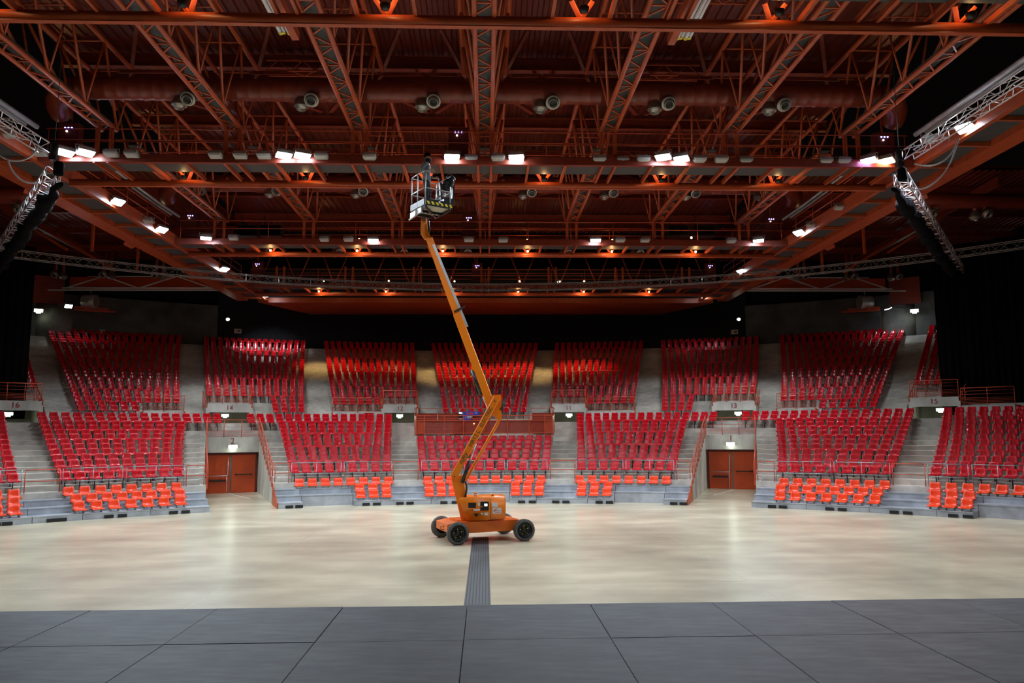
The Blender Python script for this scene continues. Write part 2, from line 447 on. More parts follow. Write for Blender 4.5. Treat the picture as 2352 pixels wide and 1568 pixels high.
# door corridor walls and doors
for s in (-1, 1):
    num = '1' if s > 0 else '2'
    dn = 'one' if s > 0 else 'two'
    for f, e in ((E_sc, 0.0), (E_do, 0.0)):
        mb = MB()
        for k in range(0, 11):
            r0, r1 = rl(k), rl(k+1)
            p0, p1 = f(r0), f(r1)
            w = 0.25
            sg = -1 if f is E_sc else 1
            a0, a1 = s*p0, s*p1
            # thin wall capped just above the steps, proud of the stairs by 4 cm
            d0 = s*(p0+sg*math.degrees(w/r0)); d1 = s*(p1+sg*math.degrees(w/r1))
            i0 = s*(p0-sg*math.degrees(0.02/r0)); i1 = s*(p1-sg*math.degrees(0.02/r1))
            q = [P(r0, i0), P(r1, i1), P(r1, d1), P(r0, d0)]
            z = zl(k)+0.03
            area = sum(q[i].x*q[(i+1) % 4].y-q[(i+1) % 4].x*q[i].y for i in range(4))
            if area < 0: q.reverse()
            mb.prism([(v.x, v.y) for v in q], 0, z)
        struct(mb.build('wall_corridor', 'wall_concrete'))
    # side end of the gangway in rust red paint
    mid = s*23.45
    t = text_mesh('painted_number', num, 0.46, 'letter_red', None, Matrix.Translation(P(36.68, mid, 2.98)) @ Matrix.Rotation(math.radians(-mid), 4, 'Z') @ Matrix.Rotation(pi/2, 4, 'X'), 0.003)
    tag(t, 'dark red number %s painted above the red double doors' % dn, 'number')
    # wall around / behind door
    mb = MB(); lo, hi = sorted((s*20.9, s*26.0)); ledge(mb, 37.2, 37.5, lo, hi, 0, 2.36); struct(mb.build('wall_door', 'wall_concrete'))
    d = empty('door_%s' % num, P(37.05, mid, 0), math.radians(-mid)); struct(d)
    Wd = 37.05*math.radians(4.45)
    fr = MB()
    for x in (-Wd/2+0.04, Wd/2-0.04): fr.box((x, 0, 1.15), (0.10, 0.14, 2.3))
    fr.box((0, 0, 2.25), (Wd, 0.14, 0.12)); fr.build('door_frame', 'dark_red', d)
    for q in (-1, 1):
        lf = MB(); lf.box((q*(Wd/4-0.01), 0.02, 1.1), (Wd/2-0.12, 0.06, 2.18))
        leaf = lf.build('door_leaf', 'door_red', d)
        x0 = q*(Wd/4-0.01)
        bar = MB()
        if q < 0:
            bar.tube([(x0-0.42, -0.09, 1.0), (x0+0.50, -0.09, 1.0), (x0+0.54, -0.09, 1.06), (x0+0.54, -0.09, 2.05)], 0.022, 8)
            bar.tube([(x0+0.50, -0.08, 0.02), (x0+0.50, -0.08, 0.95)], 0.018, 8)
            b2 = MB(); b2.box((x0, -0.06, 0.72), (0.9, 0.08, 0.09)); b2.build('crash_bar', 'black_metal', leaf)
            bar.build('pull_handle', 'alu', leaf)
        else:
            bar.tube([(x0-0.45, -0.09, 1.05), (x0+0.42, -0.09, 1.05)], 0.03, 8)
            for x in (x0-0.45, x0+0.42): bar.box((x, -0.05, 1.05), (0.07, 0.1, 0.09))
            bar.build('crash_bar', 'black_metal', leaf)
# rust red flank plates of the corridor mouth
for s in (-1, 1):
    mb = MB()
    for k in range(3):
        pass
    q = [P(26.1, s*21.12, 0), P(28.4, s*21.12, 0), P(28.4, s*21.12, 1.0), P(27.9, s*21.12, 0.76), P(27.0, s*21.12, 0.5), P(26.1, s*21.12, 0.25)]
    nrm = (P(27, s*21.12)-P(27, s*21.3)).normalized()
    mb.extrude(q, nrm*-0.03)
    struct(mb.build('trim_2', 'door_red'))

# ------------------------------------------------------------------ steel risers in front of the stands
def riser_module(phi0, phi1, full, label, pockets=2, sides=True):
    c = (phi0+phi1)/2
    o = empty('steel_riser', P(27.2, c, 0), 0)
    M_ = Matrix.Translation(-P(27.2, c, 0))
    g = 0.02
    a, b = phi0+g, phi1-g
    mb = MB()
    if full: ledge(mb, 26.05, 26.86, a, b, 0.0, 0.25)
    ledge(mb, 26.85, 27.66, a, b, 0.0, 0.50)
    ledge(mb, 27.65, 28.38, a, b, 0.0, 0.75)
    for i in range(3):
        if i == 0 and not full: continue
        ledge(mb, 26.03+0.8*i, 26.10+0.8*i, a, b, 0.25*(i+1)-0.03, 0.25*(i+1)+0.012)   # nosing
    mb.v = [tuple(M_ @ Vector(v)) for v in mb.v]
    mb.build('step', 'zinc_steel', o)
    if full and pockets:
        for t in ((0.38, 0.58) if abs(b-a) > 3 else (0.45, 0.85)):
            ph = lerp(phi0, phi1, t); h = math.degrees(0.17/26.05)
            m2 = MB(); ledge(m2, 26.00, 26.06, ph-h, ph+h, 0.02, 0.14)
            m2.v = [tuple(M_ @ Vector(v)) for v in m2.v]
            m2.build('fork_pocket', 'black_metal', o)
    tag(o, label, 'riser', 'steel riser modules')
RIS = [(-52, -46.3, 1, 'grey steel riser cut by the left picture edge'), (-46.3, -42.03, 1, 'grey steel riser left of the left aisle below number sixteen'), (-42.03, -38.2, 1, 'grey steel riser closing the aisle below number sixteen'),
       (-38.2, -32.7, 1, 'grey steel riser under the middle of the orange chairs left of door two'), (-32.7, -27.4, 1, 'grey steel riser just left of the gangway of door two'),
       (-21.1, -18.7, 1, 'short grey steel riser with step right of the gangway of door two'), (-18.7, -13.6, 0, 'recessed grey riser under five orange chairs right of door two'),
       (-13.6, -10.87, 1, 'narrow grey riser under three orange chairs, left of the aisle below number twelve'), (-10.87, -5.63, 1, 'grey steel riser closing the aisle below number twelve'),
       (-5.63, -2.65, 1, 'narrow grey riser under three orange chairs, behind the mast of the lift'), (-2.65, 2.65, 0, 'recessed grey riser behind the orange lift'),
       (2.65, 5.5, 1, 'narrow grey riser under three orange chairs, just right of the lift'), (5.5, 10.9, 1, 'grey steel riser closing the aisle below number eleven'),
       (10.9, 13.6, 1, 'narrow grey riser under three orange chairs, right of the aisle below number eleven'), (13.6, 18.7, 0, 'recessed grey riser under five orange chairs left of door one'),
       (18.7, 21.1, 1, 'short grey steel riser with step left of the gangway of door one'), (27.4, 32.5, 1, 'grey steel riser just right of the gangway of door one'),
       (32.5, 38.0, 1, 'grey steel riser under the middle of the orange chairs right of door one'), (38.0, 43.5, 1, 'grey steel riser closing the aisle below number fifteen'),
       (43.5, 46.3, 1, 'narrow grey riser under three orange chairs, right of the aisle below number fifteen'), (46.3, 52, 0, 'recessed grey riser cut by the right picture edge')]
for a, b, f, lab in RIS: riser_module(a, b, f, lab)

# ------------------------------------------------------------------ seats
def seat_shell_mb(orange=False):
    prof = [(-0.235, 0.0), (-0.245, 0.03), (-0.225, 0.056), (-0.12, 0.058), (0.03, 0.044), (0.12, 0.052), (0.165, 0.09), (0.182, 0.15), (0.196, 0.22), (0.208, 0.285), (0.222, 0.328), (0.25, 0.358), (0.295, 0.363)]
    prof = [(y, z+(0.10 if orange else 0.455)) for y, z in prof]
    wid = [0.39, 0.445, 0.462, 0.462, 0.45, 0.435, 0.43, 0.425, 0.415, 0.395, 0.37, 0.34, 0.315]
    if orange: wid = [w+0.01 for w in wid]
    nx = 7; mb = MB(); n = len(prof)
    def surf(off):
        vs = []
        for i, ((y, z), w) in enumerate(zip(prof, wid)):
            y0, z0 = prof[max(i-1, 0)]; y1, z1 = prof[min(i+1, n-1)]
            t = Vector((0, y1-y0, z1-z0)).normalized(); nr = Vector((0, -t.z, t.y))
            dip = 0.022 if i < 6 else 0.03
            if i < 2 or i > 10: dip *= 0.4
            for k in range(nx):
                u = -1+2*k/(nx-1)
                lift = -dip*(1-u*u)+(0.012 if abs(u) > 0.99 else 0)
                vs.append(Vector((u*w/2, y, z))+nr*(lift+off))
        return vs
    top = surf(0.0); bot = surf(-0.014); N = len(top)
    fs = []
    for i in range(n-1):
        for k in range(nx-1):
            a = i*nx+k
            fs.append((a, a+1, a+nx+1, a+nx)); fs.append((N+a, N+a+nx, N+a+nx+1, N+a+1))
        fs.append((i*nx, (i+1)*nx, N+(i+1)*nx, N+i*nx)); e = nx-1
        fs.append((i*nx+e, N+i*nx+e, N+(i+1)*nx+e, (i+1)*nx+e))
    for k in range(nx-1):
        fs.append((k, N+k, N+k+1, k+1)); a = (n-1)*nx+k
        fs.append((a, a+1, N+a+1, N+a))
    mb.add(top+bot, fs, True)
    return mb
shell_red = seat_shell_mb(); shell_or = seat_shell_mb(True)
def support_mb():
    mb = MB()
    mb.tube([(0, 0.12, 0.0), (0, 0.10, 0.38), (0, -0.02, 0.478)], 0.024, 6)
    mb.box((0, 0.0, 0.478), (0.22, 0.26, 0.03)); mb.box((0, 0.12, 0.008), (0.16, 0.16, 0.016)); mb.box((0, 0.262, 0.56), (0.12, 0.015, 0.12)); mb.tube([(0, 0.10, 0.40), (0, 0.262, 0.52)], 0.016, 5)
    return mb
sup = support_mb()
def bench_support_mb():
    mb = MB()
    for x in (-0.15, 0.15):
        mb.box((x, 0.0, 0.05), (0.03, 0.30, 0.10))
    mb.tube([(-0.27, -0.10, 0.105), (0.27, -0.10, 0.105)], 0.02, 5)
    mb.tube([(-0.27, 0.10, 0.105), (0.27, 0.10, 0.105)], 0.02, 5)
    for x in (-0.15, 0.15): mb.tube([(x, 0.10, 0.1), (x, 0.215, 0.14), (x, 0.255, 0.30)], 0.012, 5)
    return mb
D_red = shell_red.data('seat_shell', 'seat_red'); D_or = shell_or.data('seat_shell', 'seat_orange'); D_mid = shell_red.data('seat_shell', 'seat_red')
D_sup = sup.data('pedestal', 'seat_steel'); D_bsup = bench_support_mb().data('seat_frame', 'grey_rail')

def row_positions(a, b, r, pitch=0.545, n=None):
    wid = math.radians(b-a)*r
    n = n or max(1, int(round(wid/pitch-0.05)))
    h = math.degrees(0.245/r)
    if n == 1: return [(a+b)/2]
    return [a+h+(b-a-2*h)*i/(n-1) for i in range(n)]
RED = []     # (position, phi, block key, row, index, n)
def red_row(block, row, a, b, r, z, n=None):
    ph = row_positions(a, b, r+0.45, n=n)
    for i, p in enumerate(ph): RED.append((P(r+0.48, p, z), p, block, row, i, len(ph)))
for s in (-1, 1):
    side = 'L' if s < 0 else 'R'
    def add(block, row, a, b, r, z, n=None):
        lo, hi = sorted((s*a, s*b)); red_row(block+side, row, lo, hi, r, z, n)
    for k in range(13):
        r = rl(k); z = zl(k)
        if k < 11:
            add('B', k, E_sa(r), E_b(r), r, z); add('F', k, E_se(r)+0.05, E_f(r), r, z)
        else:
            add('B', k, E_sa(r), 22.1, r, z); add('F', k, 24.25, E_f(r), r, z)
        add('H', k, E_sg(r), 55, r, z)
    for k in range(NU):
        r = ru(k); z = zu(k)
        if k >= 2: add('U1', k, U_c1(r)+0.15 if k >= 4 else 9.8, U_b1(r)-0.1, r, z)
        add('U2', k, U_b2(r)+0.1, U_b3(r)-0.1 if k >= 4 else 19.7, r, z)
        add('U3', k, U_b4(r)+0.1 if k >= 2 else 30.5, U_b5(r)-0.1, r, z)
        if k >= 5: add('U4', k, U_b6(r)+0.1, 40.6, r, z)
for k in range(7): red_row('C', k, -6.75, 6.75, rl(k), zl(k), n=[12, 12, 13, 13, 14, 14, 15][k])
for k in range(NU):
    r = ru(k); red_row('UC', k, -U_c0(r)+0.1, U_c0(r)-0.1, r, zu(k))
BLK = {'C': 'in the block below the control platform', 'BL': 'in the block right of door two', 'FL': 'in the block left of door two', 'HL': 'beside the left picture edge',
       'BR': 'in the block left of door one', 'FR': 'in the block right of door one', 'HR': 'beside the right picture edge'}
def in_frame(p):
    q = p-Vector((0, 0, CAM_H)); c = Vector((RX.x*q.x+RY.x*q.y+RZ.x*q.z, RX.y*q.x+RY.y*q.y+RZ.y*q.z, RX.z*q.x+RY.z*q.y+RZ.z*q.z))
    x = c.x/c.z*FPX+1176; return -6 < x < 2358
vis = [t for t in RED if in_frame(t[0]+Vector((0, 0, 0.6)))]
vis.sort(key=lambda t: (t[0]-Vector((0, 0, CAM_H))).length)
chosen = set(id(t) for t in vis[:300])
def seat(name, shell, support, sname, pos, phi, label, cat, group):
    o = empty(name, pos, math.radians(-phi))
    a = bpy.data.objects.new('shell', shell); COL.objects.link(a); a.parent = o
    b = bpy.data.objects.new(sname, support); COL.objects.link(b); b.parent = o
    tag(o, label, cat, group); return o
rows_seen = {}
for t in RED:
    if id(t) in chosen: rows_seen.setdefault((t[2], t[3]), []).append(t[4])
NUMW = ['one', 'two', 'three', 'four', 'five', 'six', 'seven', 'eight', 'nine', 'ten', 'eleven', 'twelve', 'thirteen']
for t in RED:
    if id(t) not in chosen: continue
    pos, phi, blk, row, i, n = t
    if blk in ('HL',):
        lab = '%s red seat from the aisle, %s row up, beside the left picture edge' % (ORD[n-1-i], ORD[row])
    elif blk == 'HR':
        lab = '%s red seat from the aisle, %s row up, beside the right picture edge' % (ORD[i], ORD[row])
    else:
        lab = '%s red seat from left, %s row up, %s' % (ORD[i], ORD[row], BLK[blk])
    seat('stadium_seat', D_red, D_sup, 'pedestal', pos, phi, lab, 'seat', 'red seats of the lower stand')
def merged(name, items, shell, support, mats):
    mb = MB()
    for pos, phi, wf in items:
        R_ = Matrix.Translation(pos) @ Matrix.Rotation(math.radians(-phi), 4, 'Z') @ Matrix.Diagonal((wf, 1, 1, 1))
        mb.add([R_ @ Vector(v) for v in shell.v], shell.f, True, 0)
        mb.add([R_ @ Vector(v) for v in support.v], support.f, False, 1)
    return mb.build(name, mats)
rest = [(t[0], t[1], 0.9 if t[2].startswith('U') else 1.0) for t in RED if id(t) not in chosen]
o = merged('stadium_seats', rest, shell_red, sup, ['seat_red', 'seat_steel'])
o['kind'] = 'stuff'; o['label'] = 'remaining small red plastic seats on the upper and back rows of the stands'; o['category'] = 'seats'
# orange chairs on the steel risers
ORB = []
def orow(block, row, a, b, n):
    r = 26.05+0.8*row; z = 0.25*(row+1)+0.012
    h = math.degrees(0.24/r)
    for i in range(n):
        p = (a+b)/2 if n == 1 else a+h+(b-a-2*h)*i/(n-1)
        ORB.append((P(r+0.25, p, z), p, block, row, i, n))
for s in (-1, 1):
    sd = 'two' if s < 0 else 'one'
    def oo(block, row, a, b, n):
        lo, hi = sorted((s*a, s*b)); orow(block, row, lo, hi, n)
    oo('inside of door '+sd, 2, 9.4, 19.2, 8)
    oo('beside the aisle of number '+('twelve' if s < 0 else 'eleven'), 1, 9.7, 13.4, 3); oo('beside the aisle of number '+('twelve' if s < 0 else 'eleven'), 0, 9.7, 13.4, 3)
    oo('outside of door '+sd, 2, 29.4, 39.1, 8); oo('outside of door '+sd, 1, 29.3, 38.8, 8); oo('outside of door '+sd, 0, 29.5, 38.9, 7)
    lastn = (3, 3) if s > 0 else (4, 4)
    oo('at the %s picture edge' % ('left' if s < 0 else 'right'), 2, 42.1, 50.5, 7)
    oo('at the %s picture edge' % ('left' if s < 0 else 'right'), 1, 42.4, 46.0, 3); oo('at the %s picture edge' % ('left' if s < 0 else 'right'), 0, 42.7, 46.2, 3)
    oo('under the control platform, %s of the lift' % ('left' if s < 0 else 'right'), 1, 2.75, 6.3, 3); oo('under the control platform, %s of the lift' % ('left' if s < 0 else 'right'), 0, 2.75, 6.3, 3)
orow('behind the lift', 2, -6.4, 6.4, 11)
for pos, phi, blk, row, i, n in ORB:
    lab = '%s orange chair from left, %s step, %s' % (ORD[i], ['lowest', 'middle', 'top'][row], blk)
    seat('orange_chair', D_or, D_bsup, 'seat_frame', pos, phi, lab, 'chair', 'orange chairs on the steel risers')
# ------------------------------------------------------------------ railings
def rebase(mb, loc): 
    L = Vector(loc); mb.v = [tuple(Vector(v)-L) for v in mb.v]; return mb
def arc_pts(r, a, b, z):
    n = max(1, int(abs(b-a)/1.2)); return [P(r, a+(b-a)*i/n, z) for i in range(n+1)]
def arc_railing(name, r, a, b, z0, h, m, label, group, npost=4, bars=(), cat='railing', tr=0.024, pr=0.02, plates=False, two=False):
    loc = P(r, (a+b)/2, z0); o = empty(name, loc)
    t = MB(); t.tube(arc_pts(r, a, b, z0+h), tr, 6); rebase(t, loc).build('top_rail', m, o)
    if bars:
        t = MB()
        for q in bars: t.tube(arc_pts(r, a, b, z0+q), 0.011 if len(bars) > 2 else 0.018, 5)
        rebase(t, loc).build('infill_bars' if len(bars) > 2 else 'middle_rail', m, o)
    for i in range(npost):
        ph = a+(b-a)*i/(npost-1)
        t = MB(); p = P(r, ph, z0); t.tube([p, p+Vector((0, 0, h))], pr, 6)
        if plates: t.box(p+Vector((0, 0, -0.06)), (0.16, 0.05, 0.18), Matrix.Rotation(math.radians(-ph), 3, 'Z'))
        else: t.box(p+Vector((0, 0, 0.006)), (0.10, 0.08, 0.012), Matrix.Rotation(math.radians(-ph), 3, 'Z'))
        rebase(t, loc).build('post', m, o)
    tag(o, label, cat, group); return o
BARS = (0.08, 0.16, 0.24, 0.32, 0.40, 0.60, 0.78)
for s in (-1, 1):
    dn = 'one' if s > 0 else 'two'
    an = lambda L, R_: R_ if s > 0 else L
    def A(a, b): return sorted((s*a, s*b))
    # red aisle rails at the foot of the concrete
    for a, b, lab in ((6.85, 9.35, 'low red rail across the aisle below number %s' % an('twelve', 'eleven')), (19.65, 20.95, 'short red rail at the stair foot inside of door %s' % dn),
                      (27.4, 28.95, 'short red rail at the stair foot outside of door %s' % dn), (39.15, 41.7, 'low red rail across the aisle below number %s' % an('sixteen', 'fifteen'))):
        arc_railing('aisle_railing', 28.5, *A(a, b), 1.0, 0.95, 'red_rail', lab, 'red aisle rails', 2, (0.48,), tr=0.02, pr=0.02)
    # grey rails before the blocks
    for a, b, lab in ((9.55, 14.3, 'grey rail before the red block inside of door %s, aisle half' % dn), (14.6, 19.4, 'grey rail before the red block inside of door %s, door half' % dn),
                      (29.15, 34.0, 'grey rail before the red block outside of door %s, door half' % dn), (34.3, 38.95, 'grey rail before the red block outside of door %s, aisle half' % dn),
                      (41.95, 45.0, 'grey rail before the edge block, beside the aisle below number %s' % an('sixteen', 'fifteen')), (45.3, 49.0, 'grey rail before the edge block, cut by the %s picture edge' % an('left', 'right'))):
        arc_railing('block_railing', 28.46, *A(a, b), 1.0, 0.97, 'grey_rail', lab, 'grey block rails', 3, (0.42,), tr=0.016, pr=0.016)
    # landing over the door
    arc_railing('landing_railing', 36.78, *A(21.2, 25.7), 3.2, 1.0, 'red_rail', 'red barred railing on the landing above door %s' % dn, 'landing railings', 4, BARS)
    nn = [an('twelve', 'eleven'), an('fourteen', 'thirteen'), an('sixteen', 'fifteen')]
    for (a, b, _, _, _), q in zip(vlist, nn):
        arc_railing('fascia_railing', 39.7, *A(a, b), 5.24, 0.95, 'red_rail', 'red barred railing above the number %s' % q, 'railings above the numbers', 4, BARS)
    for a, b, q in ((9.75, 14.35, nn[0]), (27.15, 30.35, nn[1]), (41.4, 45.0, nn[2])):
        arc_railing('platform_railing', 39.7, *A(a, b), 4.74, 0.95, 'red_rail', 'red barred railing on the platform outward of number %s' % q, 'platform railings', 3, BARS, plates=True)
    # sloping handrails down the gangway walls
    def slope_rail(f, rs, zf, lab, name='gangway_handrail', grp='sloping gangway handrails', off=0.0, tail=True):
        pts = [(r, s*(f(r)+off), zf(r)) for r in rs]
        loc = P(pts[0][0], pts[0][1], pts[0][2]); o = empty(name, loc)
        t = MB(); line = [P(r, p, z+0.95) for r, p, z in pts]
        if tail: line = [P(pts[0][0]-0.25, pts[0][1], pts[0][2]+0.35)]+line
        t.tube(line, 0.028, 6); rebase(t, loc).build('top_rail', 'red_rail', o)
        t = MB(); t.tube([P(r, p, z+0.5) for r, p, z in pts], 0.016, 5); rebase(t, loc).build('middle_rail', 'red_rail', o)
        for r, p, z in pts:
            t = MB(); q = P(r, p, z-0.12); R_ = Matrix.Rotation(math.radians(-p), 3, 'Z')
            t.box(q+Vector((0, 0, 0.53)), (0.035, 0.07, 1.06), R_); t.box(q+Vector((0, 0, 0.05)), (0.05, 0.16, 0.22), R_)
            rebase(t, loc).build('post', 'red_rail', o)
        tag(o, lab, 'handrail', grp)
    rs = [28.5+0.8*i for i in range(11)]
    slope_rail(lambda r: E_sc(r)+0.12, rs, lambda r: 1.0+DZL*(r-28.4)/DR, 'red sloping handrail on the inner wall of the gangway to door %s' % dn)
    slope_rail(lambda r: E_do(r)-0.12, rs, lambda r: 1.0+DZL*(r-28.4)/DR, 'red sloping handrail on the outer wall of the gangway to door %s' % dn)
    for (a, b, _, _, kk), q in zip(vlist, nn):
        rs2 = [39.7+0.8*i for i in range(kk)]
        zf = lambda r: 4.29+DZU*(r-39.6)/DR
        slope_rail(lambda r, a=a: a-0.1, rs2, zf, 'red sloping handrail on the inward side of number %s' % q, 'entrance_handrail', 'handrails beside the numbers', tail=False)
        slope_rail(lambda r, b=b: b+0.1, rs2, zf, 'red sloping handrail on the outward side of number %s' % q, 'entrance_handrail', 'handrails beside the numbers', tail=False)
for a, b, q in ((-6.5, -2.4, 'left end'), (-2.1, 2.1, 'middle'), (2.4, 6.5, 'right end')):
    arc_railing('block_railing', 28.46, a, b, 1.0, 0.97, 'grey_rail', 'grey rail before the centre red block, %s' % q, 'grey block rails', 3, (0.42,), tr=0.016, pr=0.016)
# exit signs
def exit_sign(pos, phi, label, sz=(0.42, 0.2), pend=True):
    o = empty('exit_sign', pos, math.radians(-phi))
    b = MB(); b.box((0, 0, 0), (sz[0], 0.07, sz[1])); b.build('housing', 'white_plastic', o)
    g = MB(); g.box((0, -0.037, 0), (sz[0]-0.03, 0.006, sz[1]-0.03)); g.box((0, 0.0, -sz[1]/2-0.035), (sz[0]*0.5, 0.05, 0.07)); g.build('lit_face', 'exit_light', o)
    l = bpy.data.lights.new('exit_glow', 'POINT'); l.energy = 5; l.color = (0.85, 1.0, 0.8); l.shadow_soft_size = 0.1
    lo = bpy.data.objects.new('exit_glow', l); COL.objects.link(lo); lo.parent = o; lo.location = (0, -0.2, -0.12)
    tag(o, label, 'exit sign', 'lit exit signs')
for s in (-1, 1):
    an = lambda L, R_: R_ if s > 0 else L
    exit_sign(P(36.6, s*23.42, 2.66), s*23.42, 'lit exit sign on the lintel over door %s' % an('two', 'one'), (0.5, 0.2))
    for (a, b, _, _, _), q in zip(vlist, (an('twelve', 'eleven'), an('fourteen', 'thirteen'), an('sixteen', 'fifteen'))):
        ph = s*((a+b)/2+(0.25 if a > 20 else 0)); exit_sign(P(40.4, ph, 4.55), ph, 'lit exit sign hanging in the opening below number %s' % q, (0.44, 0.18))
# ------------------------------------------------------------------ control platform in the middle of the stands
loc = P(34.2, 0, 3.22); o = empty('control_enclosure', loc)
fr = MB()
fr.tube(arc_pts(34.1, -6.75, 6.75, 4.40), 0.028, 6); fr.tube(arc_pts(34.1, -6.75, 6.75, 4.24), 0.018, 5); fr.tube(arc_pts(34.1, -6.75, 6.75, 4.10), 0.026, 6); fr.tube(arc_pts(34.1, -6.75, 6.75, 3.36), 0.026, 6)
rebase(fr, loc).build('front_rails', 'red_rail', o)
for i, ph in enumerate((-6.75, -5.97, -4.0, -2.1, 0.0, 2.3, 4.45, 6.0, 6.75)):
    t = MB(); h = 1.68 if abs(ph) > 6.5 else 1.18
    t.bar(P(34.1, ph, 3.22), P(34.1, ph, 3.22+h), 0.06, 0.05); rebase(t, loc).build('post', 'red_rail', o)
pn = MB()
for a, b in ((-5.9, -4.05), (-3.95, -2.15), (-2.05, -0.05), (0.05, 2.25), (2.35, 4.4), (4.5, 5.95)):
    q = arc_pts(34.12, a, b, 3.38)
    for u, v in zip(q[:-1], q[1:]): pn.extrude([u, v, v+Vector((0, 0, 0.7)), u+Vector((0, 0, 0.7))], (0, 0.006, 0))
rebase(pn, loc).build('mesh_panel', 'red_mesh', o)
for s in (-1, 1):
    e = MB(); a, b = sorted((s*6.0, s*6.72)); q = arc_pts(34.11, a, b, 3.3); e.extrude([q[0], q[-1], q[-1]+Vector((0, 0, 0.85)), q[0]+Vector((0, 0, 0.85))], (0, 0.02, 0))
    w = [P(34.1, s*6.75, 3.3), P(38.6, s*6.75, 3.3), P(38.6, s*6.75, 4.6), P(34.1, s*6.75, 4.3)]
    e.extrude(w, (0.02*s, 0, 0)); rebase(e, loc).build('end_panel', 'red_rail', o)
    t = MB(); t.tube([P(34.1, s*6.75, 4.9), P(38.6, s*6.75, 4.95)], 0.024, 6); t.tube([P(34.1, s*6.75, 4.5), P(38.6, s*6.75, 4.9)], 0.018, 6); rebase(t, loc).build('side_rail', 'red_rail', o)
for a, b in ((-6.7, -4.6), (-4.5, 0.5), (4.6, 6.7)):
    bk = MB(); q = arc_pts(38.62, a, b, 3.3); bk.extrude([q[0], q[-1], q[-1]+Vector((0, 0, 1.36)), q[0]+Vector((0, 0, 1.36))], (0, 0.02, 0)); rebase(bk, loc).build('back_panel', 'panel_red', o)
bm2 = MB(); bm2.tube(arc_pts(38.6, -6.7, 1.0, 4.97), 0.022, 6); bm2.tube(arc_pts(38.6, 4.5, 6.7, 4.97), 0.022, 6)
for ph in (-6.7, -4.5, -2.0, 0.6, 4.5, 6.7): bm2.tube([P(38.6, ph, 4.6), P(38.6, ph, 4.97)], 0.018, 5)
rebase(bm2, loc).build('back_rail', 'red_rail', o)
tag(o, 'red steel and mesh enclosure of the control platform above the centre block', 'enclosure')
# things inside it
def boxthing(name, c, d, m, label, cat, rz=0.0, group=None):
    o = MB().box((0, 0, d[2]/2), d).build(name, m); o.location = c; o.rotation_euler = (0, 0, rz); tag(o, label, cat, group); return o
cab = empty('equipment_cabinet', P(36.6, -2.45, 3.22))
MB().box((0, 0, 0.44), (0.62, 0.5, 0.84)).build('body', 'dark_red', cab)
d_ = MB(); d_.box((0, -0.26, 0.44), (0.56, 0.02, 0.76)); d_.build('front_cover', 'dark_red', cab)
f_ = MB()
for x in (-0.25, 0.25):
    for y in (-0.18, 0.18): f_.box((x, y, 0.015), (0.08, 0.08, 0.03))
f_.build('foot', 'black_metal', cab)
tag(cab, 'dark red equipment cabinet behind the mesh of the control platform', 'cabinet')
pc = empty('flight_case', P(36.2, -4.6, 3.22))
MB().box((0, 0.0, 0.46), (1.9, 0.5, 0.72)).build('case_body', 'white_plastic', pc)
for x in (-0.8, 0.8):
    w_ = MB(); w_.tube([(x, -0.03, 0.05), (x, 0.03, 0.05)], 0.05, 10); w_.build('caster', 'black_rubber', pc)
MB().box((0, 0, 0.095), (1.9, 0.5, 0.02)).build('base_plate', 'zinc_steel', pc)
tag(pc, 'pale pinkish case on casters behind the curved barrier on the control platform', 'case')
br = empty('crowd_barrier', P(35.1, -4.5, 3.22))
t = MB()
t.tube([(-0.95, 0, 0.05), (-0.95, 0, 0.95)], 0.02, 6); t.tube([(0.95, 0, 0.05), (0.95, 0, 0.95)], 0.02, 6)
for z in (0.18, 0.5, 0.95): t.tube([(-0.95, 0, z), (0.95, 0, z)], 0.016, 6)
t.build('frame', 'red_rail', br)
cu = MB(); top = []; bot = []
for i in range(25):
    x = -0.95+1.9*i/24; g = math.exp(-(x/0.38)**2)
    top.append((x, 0, 0.66+0.27*g)); bot.append((x, 0, 0.34-0.27*g))
cu.tube(top, 0.014, 5); cu.tube(bot, 0.014, 5)
for x in (-0.32, 0, 0.32): cu.tube([(x, 0, 0.2), (x, 0, 0.93)], 0.012, 5)
cu.build('curved_bars', 'red_rail', br)
for x in (-0.8, 0.8): MB().box((x, 0, 0.025), (0.05, 0.5, 0.05)).build('foot', 'red_rail', br)
tag(br, 'red tubular barrier with curved bars standing on the control platform', 'barrier')
sg = empty('direction_sign', P(38.5, -1.45, 4.0))
MB().box((0, 0, 0.62), (1.25, 0.03, 0.28)).build('upper_board', 'blue_sign', sg); MB().box((-0.28, 0, 0.33), (0.68, 0.03, 0.26)).build('lower_board', 'blue_sign', sg)
m_ = MB()
for x, z, w, h in ((-0.48, 0.66, 0.06, 0.1), (-0.46, 0.60, 0.1, 0.04), (0.42, 0.66, 0.14, 0.03), (0.46, 0.69, 0.03, 0.07), (-0.42, 0.29, 0.09, 0.09), (-0.25, 0.40, 0.06, 0.03), (0.0, 0.42, 0.34, 0.04), (-0.03, 0.34, 0.26, 0.03)): m_.box((x, -0.017, z), (w, 0.006, h))
m_.build('white_marks', 'label_white', sg)
r_ = MB(); r_.box((0.02, -0.017, 0.67), (0.52, 0.006, 0.04)); r_.box((0.02, -0.017, 0.61), (0.52, 0.006, 0.04)); r_.build('red_marks', 'seat_orange', sg)
MB().tube([(-0.3, 0.03, 0.0), (-0.3, 0.03, 0.78)], 0.02, 6).build('post', 'red_rail', sg)
tag(sg, 'blue direction sign of two boards with white arrows at the control platform', 'sign')
pn = empty('switch_panel', P(38.45, -2.35, 4.0))
MB().box((0, 0, 0.45), (0.2, 0.05, 0.62)).build('body', 'black_metal', pn)
g = MB(); g.box((0, -0.03, 0.68), (0.17, 0.01, 0.07)); g.build('lit_face', 'exit_light', pn)
